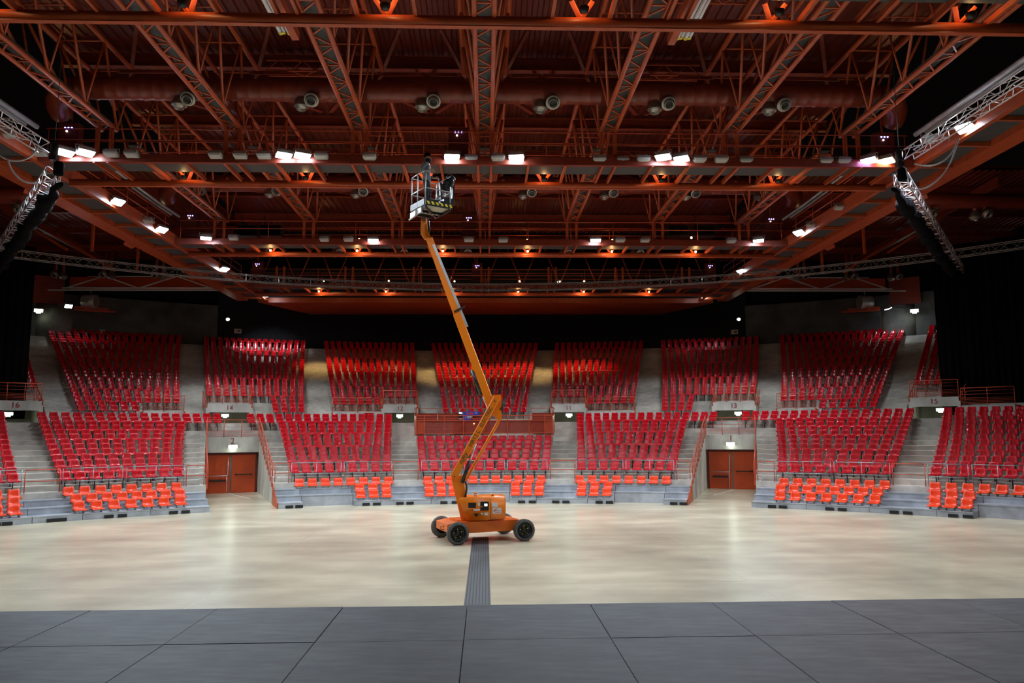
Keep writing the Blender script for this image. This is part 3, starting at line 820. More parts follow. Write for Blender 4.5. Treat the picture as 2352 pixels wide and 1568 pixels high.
g = MB(); g.box((0, -0.03, 0.52), (0.17, 0.01, 0.04)); g.box((0, -0.03, 0.28), (0.17, 0.01, 0.04)); g.build('pale_strip', 'label_white', pn)
tag(pn, 'small black panel with a lit face left of the blue sign', 'panel')
lp = empty('work_lamp', P(35.5, -1.05, 3.22))
MB().tube([(0, 0, 0), (0, 0, 0.68)], 0.012, 6).tube([(0, 0, 0), (0.12, 0, 0.0)], 0.012).build('stand', 'black_metal', lp)
MB().lathe([(0.01, -0.05), (0.05, -0.03), (0.055, 0.02), (0.02, 0.05)], (0, -0.02, 0.72), Vector((0, 1, 0)), 12).build('lamp_head', 'lamp_amber', lp)
tag(lp, 'tiny lit lamp behind the mesh right of the dark red cabinet', 'lamp')
rp = MB(); rp.box((0, 0, 0.2), (0.62, 0.05, 0.42)); o = rp.build('red_notice_board', 'seat_red'); o.location = P(39.5, -11.0, 4.3); o.rotation_euler = (0, 0, math.radians(11)); tag(o, 'blank red board on the platform wall outward of number twelve', 'board')
# ------------------------------------------------------------------ the boom lift
LX, LY = -0.115, 24.92
LIFT = empty('boom_lift', (LX, LY, 0))
LOFF = Vector((LX, LY, 0))
UX, UY = Vector((0.949, 0.316, 0)), Vector((-0.316, 0.949, 0))
def LW(x, y, z): return LOFF+UX*x+UY*y+Vector((0, 0, z))     # chassis frame -> hall
RC = Matrix((UX, UY, Vector((0, 0, 1)))).transposed()
def lpart(mb, name, m, parent=None):
    rebase(mb, LOFF); return mb.build(name, m, parent or LIFT)
# chassis
c = MB()
prof = [(-1.34, 0.34), (-1.34, 0.58), (-1.05, 0.635), (0.9, 0.635), (1.18, 0.60), (1.18, 0.31), (-0.9, 0.29)]
c.extrude([LW(x, -0.66, z) for x, z in prof], UY*1.32)
c.box(LW(-0.62, 0, 0.645), (0.7, 0.9, 0.06), RC)
ch = lpart(c, 'chassis', 'lift_chassis')
t = MB(); t.tube([LW(-1.36, -0.35, 0.40), LW(-1.48, -0.35, 0.42), LW(-1.48, -0.35, 0.50), LW(-1.36, -0.35, 0.50)], 0.025, 6); lpart(t, 'tow_hook', 'lift_chassis')
ax = MB()
for x in (-1.09, 1.09):
    ax.tube([LW(x, -0.9, 0.335), LW(x, 0.9, 0.335)], 0.07, 8); ax.box(LW(x, -0.70, 0.38), (0.16, 0.12, 0.30), RC); ax.box(LW(x, 0.70, 0.38), (0.16, 0.12, 0.30), RC)
lpart(ax, 'axle', 'black_metal')
for x in (-1.09, 1.09):
    for y in (-0.93, 0.93):
        sg_ = -1 if y < 0 else 1; A = UY*sg_; cc = LW(x, y-sg_*0.11, 0.337)
        w = MB(); w.lathe([(0.20, 0.0), (0.30, 0.005), (0.328, 0.03), (0.337, 0.08), (0.337, 0.16), (0.325, 0.205), (0.295, 0.222), (0.255, 0.215), (0.25, 0.10), (0.2, 0.0)], cc, A, 40, caps=False)
        for k in range(40):
            a = 2*pi*k/40
            for off, hh in ((0.055, 0.0), (0.135, pi/40)):
                d = UX*math.cos(a+hh)+Vector((0, 0, 1))*math.sin(a+hh)
                w.bar(cc+A*(off+0.0)+d*0.333, cc+A*(off+0.065)+d*0.333, 0.03, 0.02, up=d)
        wh = lpart(w, 'wheel', 'tyre_grey')
        r = MB(); r.lathe([(0.256, 0.20), (0.248, 0.212), (0.238, 0.20), (0.215, 0.12), (0.16, 0.10), (0.09, 0.115), (0.075, 0.16), (0.0, 0.165)], cc, A, 28, caps=False); lpart(r, 'rim', 'black_metal', wh).parent = wh
        n_ = MB()
        for k in range(5):
            a = 2*pi*k/5+0.4; d = UX*math.cos(a)+Vector((0, 0, 1))*math.sin(a)
            n_.tube([cc+A*0.105+d*0.12, cc+A*0.14+d*0.12], 0.014, 6); n_.bar(cc+A*0.14+d*0.12, cc+A*0.14+d*0.155, 0.02, 0.01)
        lpart(n_, 'nut_marker', 'yellow', wh)
# slew ring and counterweight housing (faces the stage)
s_ = MB(); s_.lathe([(0.40, 0), (0.42, 0.03), (0.42, 0.11), (0.36, 0.12)], LW(0.0, 0, 0.625), Vector((0, 0, 1)), 28); lpart(s_, 'slew_ring', 'black_metal')
HY0, HY1 = 24.16, 25.36
def HX(x, z, y=HY0): return Vector((x, y, z))
b = MB()
poly = [(-0.60, 0.665), (0.10, 0.665), (0.12, 0.69), (0.60, 0.70), (0.63, 0.74), (0.64, 1.33), (0.60, 1.385), (-0.80, 1.37), (-0.84, 1.33)]
bmh = bmesh.new()
v0 = [bmh.verts.new(HX(x, z, HY0)) for x, z in poly]; v1 = [bmh.verts.new(HX(x, z, HY1)) for x, z in poly]
bmh.faces.new(v0); bmh.faces.new(list(reversed(v1)))
for i in range(len(poly)):
    j = (i+1) % len(poly); bmh.faces.new((v0[j], v0[i], v1[i], v1[j]))
bmesh.ops.recalc_face_normals(bmh, faces=bmh.faces[:])
bmesh.ops.bevel(bmh, geom=[e for e in bmh.edges], offset=0.022, segments=2, affect='EDGES')
bmh.verts.index_update()
b.add([v.co.copy() for v in bmh.verts], [tuple(v.index for v in f.verts) for f in bmh.faces], True); bmh.free()
hs = lpart(b, 'housing', 'lift_orange')
def face_patch(name, x0, z0, x1, z1, m, y=HY0, th=0.012, parent=hs):
    p = MB(); p.box(((x0+x1)/2, y-th/2+0.001, (z0+z1)/2), (x1-x0, th, z1-z0)); return lpart(p, name, m, parent)
face_patch('dark_recess', -0.54, 1.06, -0.30, 1.22, 'black_metal', th=0.006)
cp = face_patch('control_panel', -0.16, 0.98, 0.10, 1.25, 'black_metal', th=0.03)
p = MB(); p.box((-0.02+0.03, HY0-0.033, 1.15), (0.09, 0.006, 0.07)); lpart(p, 'lit_display', 'screen_lit', hs)
p = MB(); p.lathe([(0.0, 0), (0.025, 0.0), (0.025, 0.02), (0.015, 0.03)], (-0.12, HY0-0.028, 1.10), Vector((0, -1, 0)), 12); lpart(p, 'key_switch', 'lift_orange', hs)
face_patch('ledge', -0.50, 0.925, 0.10, 0.945, 'lift_orange', th=0.03)
face_patch('door_seam', 0.165, 0.72, 0.175, 1.33, 'letter_dark', th=0.006)
p = MB(); p.lathe([(0.0, 0), (0.05, 0.005), (0.04, 0.02)], (-0.30, HY0, 0.84), Vector((0, -1, 0)), 14); p.box((-0.26, HY0-0.015, 0.84), (0.07, 0.02, 0.04)); lpart(p, 'door_handle', 'black_metal', hs)
for nm, q in (('warning_label', (0.20, 1.08, 0.38, 1.20)), ('warning_label', (-0.24, 1.12, -0.17, 1.22)), ('warning_label', (-0.38, 0.965, -0.18, 1.02)), ('warning_label', (-0.15, 0.855, -0.07, 0.905)), ('warning_label', (-0.03, 0.83, 0.08, 0.92)), ('maker_plate', (0.22, 0.875, 0.50, 1.06))):
    face_patch(nm, *q, 'label_white', th=0.004)
p = MB(); p.bar((0.25, HY0-0.006, 0.95), (0.36, HY0-0.006, 1.03), 0.004, 0.02); p.bar((0.25, HY0-0.006, 0.95), (0.47, HY0-0.006, 0.975), 0.004, 0.012); p.bar((0.30, HY0-0.006, 0.915), (0.48, HY0-0.006, 0.915), 0.004, 0.014); lpart(p, 'plate_mark', 'seat_red', hs)
for x in (-0.32, 0.22):
    p = MB(); p.lathe([(0.05, 0), (0.055, 0.03), (0.05, 0.06), (0.02, 0.075)], (x, 24.6, 1.385), Vector((0, 0, 1)), 14); lpart(p, 'beacon' if x < 0 else 'filler_cap', 'white_plastic' if x < 0 else 'lift_orange', LIFT)
p = MB(); p.lathe([(0.045, 0), (0.05, 0.02), (0.045, 0.035), (0.02, 0.045)], (-0.32, 24.6, 1.455), Vector((0, 0, 1)), 14); lpart(p, 'beacon_lens', 'lift_orange')
# mast and booms, all in one upright plane
BY = 24.62
def BP(x, z, y=BY): return Vector((x, y, z))
def boom(name, a, b, w, h, m='lift_orange', y=BY, parent=None):
    mb = MB(); A, B = BP(*a, y), BP(*b, y); d = (B-A).normalized(); n = Vector((0, 1, 0)).cross(d).normalized()
    q = 0.02
    pr = [(-w/2+q, -h/2), (w/2-q, -h/2), (w/2, -h/2+q), (w/2, h/2-q), (w/2-q, h/2), (-w/2+q, h/2), (-w/2, h/2-q), (-w/2, -h/2+q)]
    vs = [p_+Vector((0, u, 0))+n*v for p_ in (A, B) for u, v in pr]
    mb.add(vs, [tuple(range(7, -1, -1)), tuple(range(8, 16))]+[(i, (i+1) % 8, 8+(i+1) % 8, 8+i) for i in range(8)])
    return lpart(mb, name, m, parent)
mast = boom('mast', (-0.60, 0.70), (-0.93, 2.02), 0.34, 0.36)
lb = boom('lower_boom', (-1.03, 1.98), (0.36, 4.50), 0.22, 0.22, y=24.44)
mb = MB(); mb.tube([BP(-0.98, 2.02, 24.28), BP(-0.98, 2.02, 24.85)], 0.022, 12); mb.tube([BP(0.30, 4.40, 24.28), BP(0.30, 4.40, 24.85)], 0.022, 12); lpart(mb, 'pivot_pin', 'black_metal')
boom('tension_link', (-0.74, 1.70), (0.46, 3.82), 0.09, 0.10, y=24.62)
kn = MB(); kn.extrude([BP(0.02, 4.30, 24.50), BP(0.30, 3.92, 24.50), BP(0.44, 3.74, 24.50), BP(0.52, 3.80, 24.50), BP(0.52, 4.55, 24.50), BP(0.50, 4.62, 24.50), BP(0.22, 4.60, 24.50)], (0, 0.26, 0)); lpart(kn, 'knuckle', 'lift_orange')
hb = MB()
for i in range(5):
    z = 4.42-0.05*i; hb.tube([BP(0.53, z, 24.45+0.04*i), BP(0.58, z-0.07, 24.45+0.04*i), BP(0.54, z-0.2, 24.45+0.04*i), BP(0.47, z-0.26, 24.45+0.04*i)], 0.016, 6)
lpart(hb, 'hose_bundle', 'black_rubber')
def PX(x, y): v = ony(x, y, 24.66); return (v.x, v.z)
ub = boom('upper_boom', PX(1133, 945), PX(1050, 722), 0.24, 0.27, y=24.66)
boom('inner_boom', PX(1053, 730), PX(986, 548), 0.19, 0.235, y=24.66)
mb = MB(); mb.extrude([BP(-2.02, 9.80, 24.56), BP(-1.77, 9.76, 24.56), BP(-1.93, 10.14, 24.56), BP(-1.95, 10.55, 24.56), BP(-2.13, 10.55, 24.56), BP(-2.15, 9.98, 24.56)], (0, 0.2, 0)); lpart(mb, 'jib', 'lift_orange')
mb = MB(); mb.tube([BP(-1.87, 10.0), BP(-1.90, 10.42)], 0.04, 8); mb.tube([BP(-1.90, 10.40), BP(-1.92, 10.6)], 0.018, 6); lpart(mb, 'levelling_cylinder', 'black_metal')
mb = MB(); A = ony(996, 562, 24.6); B = ony(1073, 750, 24.6); mb.bar(A, B, 0.10, 0.085); lpart(mb, 'cable_tray', 'galvanised')
mb = MB(); mb.bar(BP(-1.02, 7.34, 24.52), BP(-0.66, 7.52, 24.52), 0.04, 0.05); lpart(mb, 'tray_clamp', 'black_metal')
def Q3(x, y, Y=24.62): return ony(x, y, Y)
cy = MB(); cy.tube([Q3(1085, 848), Q3(1107, 907)], 0.075, 12); cyl = lpart(cy, 'lift_cylinder', 'black_metal')
cy = MB(); cy.tube([Q3(1107, 905), Q3(1124, 945)], 0.03, 10); lpart(cy, 'piston_rod', 'alu', cyl)
br_ = MB(); br_.extrude([Q3(1082, 848, 24.54), Q3(1088, 851, 24.54), Q3(1098, 845, 24.54), Q3(1088, 822, 24.54), Q3(1085, 830, 24.54)], (0, 0.18, 0)); lpart(br_, 'cylinder_bracket', 'lift_orange')
for q in ((1100, 866), (1114, 902)):
    br_ = MB(); br_.extrude([Q3(q[0]-4, q[1], 24.56), Q3(q[0]+4, q[1]+3, 24.56), Q3(q[0]+3, q[1]-4, 24.56)], (0, 0.18, 0)); lpart(br_, 'hose_clip', 'lift_orange')
cy = MB(); cy.tube([BP(-0.74, 1.82, 24.40), BP(-0.50, 2.50, 24.40)], 0.06, 12); cyl = lpart(cy, 'lift_cylinder', 'black_metal')
cy = MB(); cy.tube([BP(-0.50, 2.48, 24.40), BP(-0.30, 3.05, 24.40)], 0.028, 10); lpart(cy, 'piston_rod', 'alu', cyl)
h = MB(); h.tube([BP(-0.72, 1.82, 24.36), BP(-0.64, 1.86, 24.36), BP(-0.60, 1.74, 24.36), BP(-0.60, 1.58, 24.36), BP(-0.63, 1.45, 24.4), BP(-0.66, 1.34, 24.45)], 0.03, 8); lpart(h, 'hydraulic_hose', 'black_rubber')
mb = MB(); mb.tube([BP(-0.70, 6.62, 24.70), BP(-0.42, 6.1, 24.72), BP(-0.14, 5.40, 24.74), BP(0.05, 4.9, 24.74)], 0.035, 6); lpart(mb, 'hose', 'black_rubber')
# lettering along the lower boom
A = BP(-1.03, 1.98, 24.325); B = BP(0.36, 4.50, 24.325); d = (B-A).normalized(); nrm = Vector((0, -1, 0)); up = nrm.cross(d)
for body, size, t, m, sh in (('nifty', 0.23, 0.245, 'letter_dark', 0.25), ('HR12 L', 0.185, 0.49, 'letter_dark', 0.0), ('ELECTRIC', 0.165, 0.76, 'letter_dark', 0.0)):
    R_ = Matrix((d, up, nrm)).transposed().to_4x4()
    sk = Matrix.Identity(4); sk[0][1] = sh
    tm = text_mesh('lettering', body, size, m, None, None, 0.003)
    tm.data.transform(Matrix.Translation(A+(B-A)*t-LOFF) @ R_ @ sk); tm.parent = lb
# basket
BZ = 10.47
U = Vector((0.848, 0.532, 0)); V = Vector((-0.532, 0.848, 0)); NL = Vector((-1.89, 22.95, BZ))
BW, BD = 0.95, 0.95
def BK(u, v, z=0): return NL+U*u+V*v+Vector((0, 0, z))
RB = Matrix((U, V, Vector((0, 0, 1)))).transposed()
f = MB(); f.box(BK(BW/2, BD/2, 0.0), (BW, BD, 0.03), RB); fl = lpart(f, 'platform_floor', 'plywood')
f = MB()
for u in (0.06, BW-0.06): f.bar(BK(u, 0, -0.05), BK(u, BD, -0.05), 0.06, 0.08)
f.bar(BK(0, 0.55, -0.05), BK(BW, 0.55, -0.05), 0.12, 0.08); f.bar(BK(0.1, BD, -0.06), BK(BW*0.75, BD, -0.06), 0.12, 0.1); f.bar(BK(0.1, 0.1, -0.05), BK(BW-0.1, BD-0.1, -0.05), 0.06, 0.08); lpart(f, 'floor_frame', 'black_metal')
f = MB()
for u in range(5): f.tube([BK(0.2+0.13*u, 0.55, -0.095), BK(0.2+0.13*u, 0.55, -0.088)], 0.03, 8)
lpart(f, 'frame_hole', 'label_white')
tb = MB(); tb.box(BK(BW/2, 0.0, 0.10), (BW, 0.03, 0.22), RB); tb.box(BK(0, BD/2, 0.10), (0.03, BD, 0.2), RB); tb.box(BK(BW, BD/2, 0.10), (0.03, BD, 0.2), RB); tbo = lpart(tb, 'toe_board', 'black_metal')
cv = MB()
for i in range(6):
    u = 0.06+i*0.16
    cv.extrude([BK(u, -0.018, 0.13), BK(u+0.08, -0.018, 0.13), BK(u+0.13, -0.018, 0.04), BK(u+0.05, -0.018, 0.04)], V*-0.004)
lpart(cv, 'yellow_chevron', 'yellow', tbo)
cv = MB(); cv.box(BK(0.52, -0.02, 0.15), (0.06, 0.005, 0.08), RB); lpart(cv, 'sticker', 'label_white', tbo)
gr = MB()
for z in (0.55, 1.10):
    ring = [BK(0.03, 0.0, z), BK(0.0, 0.05, z), BK(0.0, BD-0.05, z), BK(0.05, BD, z), BK(BW-0.05, BD, z), BK(BW, BD-0.05, z), BK(BW, 0.05, z), BK(BW-0.05, 0, z)]
    if z > 1: gr.tube(ring[:-1]+[BK(BW, 0.25, z-0.02)], 0.017, 8); gr.tube([BK(0.03, 0, z), BK(0.12, 0.0, z)], 0.017, 8)
    else: gr.tube(ring+[ring[0]], 0.016, 8)
lpart(gr, 'guard_rail', 'galvanised')
for u, v in ((0.03, 0), (BW-0.04, 0), (0, BD*0.5), (0.03, BD), (BW-0.03, BD), (BW, BD*0.4)):
    g = MB(); g.tube([BK(u, v, 0.0), BK(u, v, 1.10 if (u, v) != (BW-0.04, 0) else 0.72)], 0.018, 8); lpart(g, 'guard_post', 'galvanised')
g = MB(); g.bar(BK(0, 0.2, -0.12), BK(0, BD, -0.14), 0.05, 0.16); g.tube([BK(-0.03, 0.5, -0.05), BK(-0.06, 0.5, -0.25), BK(-0.05, BD, -0.28)], 0.03, 6); lpart(g, 'step_frame', 'galvanised')
g = MB(); g.bar(Vector((-2.04, 24.62, 10.5)), BK(0.45, BD, -0.02), 0.14, 0.16); g.bar(BK(0.45, BD, -0.1), BK(0.45, BD, 0.3), 0.16, 0.08); lpart(g, 'platform_bracket', 'black_metal')
tag(LIFT, 'orange articulated boom lift raised high in the middle of the hall floor', 'boom lift')
# stage lamp standing in the basket
ml = empty('moving_head_lamp', BK(0.97, 0.34, 0.20)); ml.rotation_euler = (0, 0, 0.5)
MB().box((0, 0, 0.09), (0.36, 0.40, 0.17)).box((0, 0, 0.19), (0.2, 0.2, 0.05)).build('base', 'black_metal', ml)
y = MB(); y.bar((-0.2, 0, 0.22), (0.2, 0, 0.22), 0.14, 0.06); y.bar((-0.2, 0, 0.2), (-0.24, 0, 0.72), 0.12, 0.05, up=Vector((1, 0, 0))); y.bar((0.2, 0, 0.2), (0.24, 0, 0.72), 0.12, 0.05, up=Vector((1, 0, 0))); y.build('yoke', 'black_metal', ml)
ax_ = Vector((0.45, -0.1, 0.9)).normalized()
hd = MB(); hd.lathe([(0.08, -0.26), (0.13, -0.22), (0.17, -0.12), (0.17, -0.06), (0.155, -0.05), (0.17, -0.04), (0.17, 0.06), (0.14, 0.10), (0.13, 0.20), (0.155, 0.23), (0.155, 0.30), (0.13, 0.31)], (0.02, 0, 0.70), ax_, 18); hd.tube([(0.0, -0.2, 0.55), (0.1, -0.24, 0.7), (0.15, -0.2, 0.86)], 0.014, 6); hd.tube([(0.0, 0.2, 0.55), (0.1, 0.24, 0.7), (0.15, 0.2, 0.86)], 0.014, 6); hd.box((-0.16, 0, 0.56), (0.12, 0.16, 0.14)); hd.build('head', 'black_metal', ml)
g = MB(); g.lathe([(0.145, 0.0), (0.13, 0.02)], Vector((0.02, 0, 0.70))+ax_*0.305, ax_, 18); g.build('lens', 'glass_off', ml)
g = MB(); g.bar((-0.1, 0.0, 0.2), (-0.28, 0.05, 0.88), 0.05, 0.03); g.bar((-0.1, 0, 0.1), (-0.3, 0.05, 0.36), 0.05, 0.03); g.build('clamp_arm', 'black_metal', ml)
g = MB(); g.bar((0.13, -0.17, 0.62), (0.18, -0.17, 0.80), 0.06, 0.02); g.build('silver_plate', 'galvanised', ml)
tag(ml, 'black moving-head stage lamp carried in the basket of the lift', 'stage lamp')

# ------------------------------------------------------------------ the person in the basket
def skin(name, verts, edges, m, parent, root=0, sub=2):
    bm = bmesh.new(); sl = bm.verts.layers.skin.verify(); vs = []
    for i, (x, y, z, rx, ry) in enumerate(verts):
        v = bm.verts.new((x, y, z)); v[sl].radius = (rx, ry); v[sl].use_root = (i == root); vs.append(v)
    for a, b in edges: bm.edges.new((vs[a], vs[b]))
    me = bpy.data.meshes.new(name); bm.to_mesh(me); bm.free()
    o = bpy.data.objects.new(name, me); COL.objects.link(o)
    md = o.modifiers.new('s', 'SKIN'); md.use_smooth_shade = True
    o.modifiers.new('u', 'SUBSURF').levels = sub
    o.modifiers['u'].render_levels = sub
    ev = o.evaluated_get(bpy.context.evaluated_depsgraph_get()); m2 = bpy.data.meshes.new_from_object(ev)
    bpy.data.objects.remove(o); m2.materials.clear(); m2.materials.append(MATS[m])
    for p in m2.polygons: p.use_smooth = True
    o = bpy.data.objects.new(name, m2); COL.objects.link(o); o.parent = parent
    return o
PE = empty('person', BK(0.26, 0.36, 0.016), math.radians(-98))
HD = Vector((0.0, 0.03, 1.585))     # base of skull
body = [(0, 0, 0.94, .14, .10), (0, 0, 1.12, .13, .095), (0, 0.0, 1.32, .16, .10), (0, 0.0, 1.44, .11, .075), (0, 0.015, 1.51, .055, .055), (0, 0.03, 1.585, .075, .085), (0, 0.035, 1.66, .078, .098), (0, 0.03, 1.725, .06, .075),
        (.19, 0, 1.41, .06, .06), (.25, -.13, 1.15, .045, .045), (.17, .12, 1.17, .03, .03), (.145, .19, 1.185, .032, .018),
        (-.19, 0, 1.41, .06, .06), (-.25, -.03, 1.13, .045, .045), (-.22, .20, 1.05, .03, .03), (-.21, .27, 1.04, .032, .018),
        (.10, 0, .86, .085, .085), (.11, .03, .48, .06, .06), (.12, -.01, .08, .04, .045), (.125, .13, .04, .035, .03),
        (-.10, 0, .86, .085, .085), (-.11, .05, .48, .06, .06), (-.12, .02, .08, .04, .045), (-.13, .16, .04, .035, .03)]
ed = [(0, 1), (1, 2), (2, 3), (3, 4), (4, 5), (5, 6), (6, 7), (3, 8), (8, 9), (9, 10), (10, 11), (3, 12), (12, 13), (13, 14), (14, 15), (0, 16), (16, 17), (17, 18), (18, 19), (0, 20), (20, 21), (21, 22), (22, 23)]
def hand(bi, sgn, wx):
    p = Vector(body[bi][:3])
    for j in range(4):
        off = (-0.030+0.020*j); L = (0.030, 0.036, 0.034, 0.026)[j]
        base = len(body); b0 = p+Vector((off*0.4, 0.028, off)); b1 = b0+Vector((-0.004*sgn, L, -0.006)); b2 = b1+Vector((-0.014*sgn, L*0.6, -0.012)); b3 = b2+Vector((-0.018*sgn, 0.004, -0.010))
        for q in (b0, b1, b2, b3): body.append((q.x, q.y, q.z, .0085, .0085))
        ed.extend([(bi, base), (base, base+1), (base+1, base+2), (base+2, base+3)])
    base = len(body); t0 = p+Vector((-0.022*sgn, -0.01, 0.022)); t1 = t0+Vector((-0.022*sgn, 0.022, 0.016)); t2 = t1+Vector((-0.008*sgn, 0.026, 0.004))
    for q in (t0, t1, t2): body.append((q.x, q.y, q.z, .010, .010))
    ed.extend([(bi, base), (base, base+1), (base+1, base+2)])
hand(11, 1, 0); hand(15, -1, 0)
bo = skin('body', body, ed, 'skin', PE)
fx = MB()       # nose, brow, eyes, ears, lips merged into the body mesh
fx.lathe([(0.004, 0), (0.014, 0.012), (0.016, 0.03), (0.008, 0.05)], (0, 0.118, 1.665), Vector((0, 0.35, -1)), 8)
for sx in (-1, 1):
    fx.lathe([(0.002, -0.012), (0.013, -0.006), (0.013, 0.004), (0.002, 0.010)], (sx*0.033, 0.115, 1.675), Vector((0, 1, 0)), 8)
    fx.lathe([(0.004, -0.01), (0.03, -0.004), (0.032, 0.006), (0.012, 0.012)], (sx*0.080, 0.02, 1.655), Vector((sx, -0.2, 0)), 10)
fx.box((0, 0.118, 1.60), (0.05, 0.02, 0.014))
bm = bmesh.new(); bm.from_mesh(bo.data); me2 = fx.data('tmp', 'skin'); bm.from_mesh(me2); bm.to_mesh(bo.data); bm.free(); bpy.data.meshes.remove(me2)
ja = [(0, 0, 0.80, .185, .15), (0, -0.005, 0.90, .185, .145), (0, -0.01, 1.08, .175, .13), (0, -0.01, 1.28, .185, .13), (0, -0.005, 1.42, .13, .095), (0, 0.01, 1.475, .08, .075), (.205, 0, 1.40, .085, .08), (.265, -.14, 1.14, .065, .065), (.185, .08, 1.165, .045, .045), (-.205, 0, 1.40, .085, .08), (-.265, -.04, 1.12, .065, .065), (-.228, .16, 1.062, .045, .045)]
skin('jacket', ja, [(0, 1), (1, 2), (2, 3), (3, 4), (4, 5), (4, 6), (6, 7), (7, 8), (4, 9), (9, 10), (10, 11)], 'grey_jacket', PE)
tr = [(0, 0, 0.98, .15, .11), (0, 0, .90, .155, .115), (.105, 0, .80, .105, .105), (.115, .03, .48, .078, .078), (.122, -.01, .10, .065, .065), (-.105, 0, .80, .105, .105), (-.115, .05, .48, .078, .078), (-.122, .02, .10, .065, .065)]
skin('trousers', tr, [(0, 1), (1, 2), (2, 3), (3, 4), (1, 5), (5, 6), (6, 7)], 'dark_trousers', PE)
for sx, yy in ((1, 0), (-1, 0.03)):
    skin('shoe', [(sx*.122, -.06+yy, .055, .045, .05), (sx*.123, .04+yy, .05, .05, .045), (sx*.127, .17+yy, .04, .045, .035)], [(0, 1), (1, 2)], 'black_rubber', PE)
MB().lathe([(0.090, -0.02), (0.108, -0.015), (0.110, 0.03), (0.10, 0.075), (0.07, 0.105), (0.02, 0.118)], (0, 0.018, 1.705), Vector((0, -0.2, 1)), 20).build('knit_cap', 'black_cloth', PE)
MB().lathe([(0.078, 0.0), (0.095, 0.02), (0.098, 0.06), (0.104, 0.09), (0.107, 0.115), (0.10, 0.128)], (0, 0.02, 1.475), Vector((0, 0.12, 1)), 20).build('neck_scarf', 'dark_trousers', PE)
tag(PE, 'person in grey jacket, dark trousers and black cap standing in the basket of the lift', 'person')
# ------------------------------------------------------------------ roof: decks, beams, catwalks, trusses
def to(mb, loc, name, m, parent): rebase(mb, loc); return mb.build(name, m, parent)
TX = [-15.05, -10.03, -5.02, -0.02, 4.98, 9.98, 15.0]
CW = [(16.1, 18.4), (29.06, 31.35), (42.1, 44.1), (54.9, 57.0)]
CN = ['nearest the stage', 'above the lift', 'third from the stage', 'farthest, before the back wall']
def corrugated(x0, x1, y0, y1, z0, z1, name='ceiling'):
    mb = MB(); p = 0.42; n = int((x1-x0)/p); prof = []
    for i in range(n):
        x = x0+i*p; prof += [(x, 0), (x+0.16, 0), (x+0.21, 0.07), (x+0.37, 0.07)]
    prof.append((x0+n*p, 0))
    vs = [(x, y0, z0+z) for x, z in prof]+[(x, y1, z1+z) for x, z in prof]; N = len(prof)
    mb.add(vs, [(i, i+1, N+i+1, N+i) for i in range(N-1)])
    mb.box(((x0+x1)/2, (y0+y1)/2, max(z0, z1)+0.25), (x1-x0, y1-y0, 0.1))
    return struct(mb.build(name, 'deck_red'))
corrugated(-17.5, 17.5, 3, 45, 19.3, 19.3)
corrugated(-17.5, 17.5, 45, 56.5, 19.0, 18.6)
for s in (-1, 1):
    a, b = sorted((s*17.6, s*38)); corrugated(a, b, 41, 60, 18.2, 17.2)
def ibeam(a, b, h=0.5, w=0.28, m='shaded_roof_red', name='roof_beam'):
    mb = MB(); up = Vector((0, 0, 1)); o = up*(h/2)
    mb.bar(a, b, 0.05, h); mb.bar(Vector(a)+o, Vector(b)+o, w, 0.05); mb.bar(Vector(a)-o, Vector(b)-o, w, 0.05)
    return struct(mb.build(name, m))
for y, z in ((12.5, 18.95), (24.6, 18.95), (30.4, 18.85), (31.9, 18.85), (36.6, 18.9), (41.0, 18.9), (47.0, 18.6), (52.0, 18.4)): ibeam((-17.5, y, z), (17.5, y, z))
for s in (-1, 1):
    for y, z in ((43.5, 17.8), (47.5, 17.55), (51.5, 17.3), (55.5, 17.05)): ibeam((s*20.2, y, z), (s*38, y, z), 0.35, 0.2)
    for x in (24.0, 29.5): ibeam((s*x, 41, 17.6), (s*x, 59, 16.7), 0.45, 0.25)
    for y in (46.0, 52.0):
        mb = MB(); mb.bar((s*29.5, y, 17.0), (s*25.5, y, 14.6), 0.14, 0.14); mb.bar((s*24.0, y, 17.0), (s*24.0, y, 14.5), 0.14, 0.14); struct(mb.build('roof_brace', 'roof_red'))
# braces between the beams and the ducts
for yb in (28.6, 40.9):
    for i in range(6):
        xm = (TX[i]+TX[i+1])/2
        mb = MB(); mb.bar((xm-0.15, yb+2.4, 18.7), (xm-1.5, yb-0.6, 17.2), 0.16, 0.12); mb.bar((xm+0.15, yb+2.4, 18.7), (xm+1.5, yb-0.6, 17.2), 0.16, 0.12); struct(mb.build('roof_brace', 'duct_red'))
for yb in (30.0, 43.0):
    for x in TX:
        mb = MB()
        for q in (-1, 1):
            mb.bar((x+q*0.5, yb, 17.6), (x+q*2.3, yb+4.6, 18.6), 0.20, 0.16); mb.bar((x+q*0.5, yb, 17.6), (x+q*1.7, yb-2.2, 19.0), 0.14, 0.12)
        struct(mb.build('roof_brace', 'duct_red'))
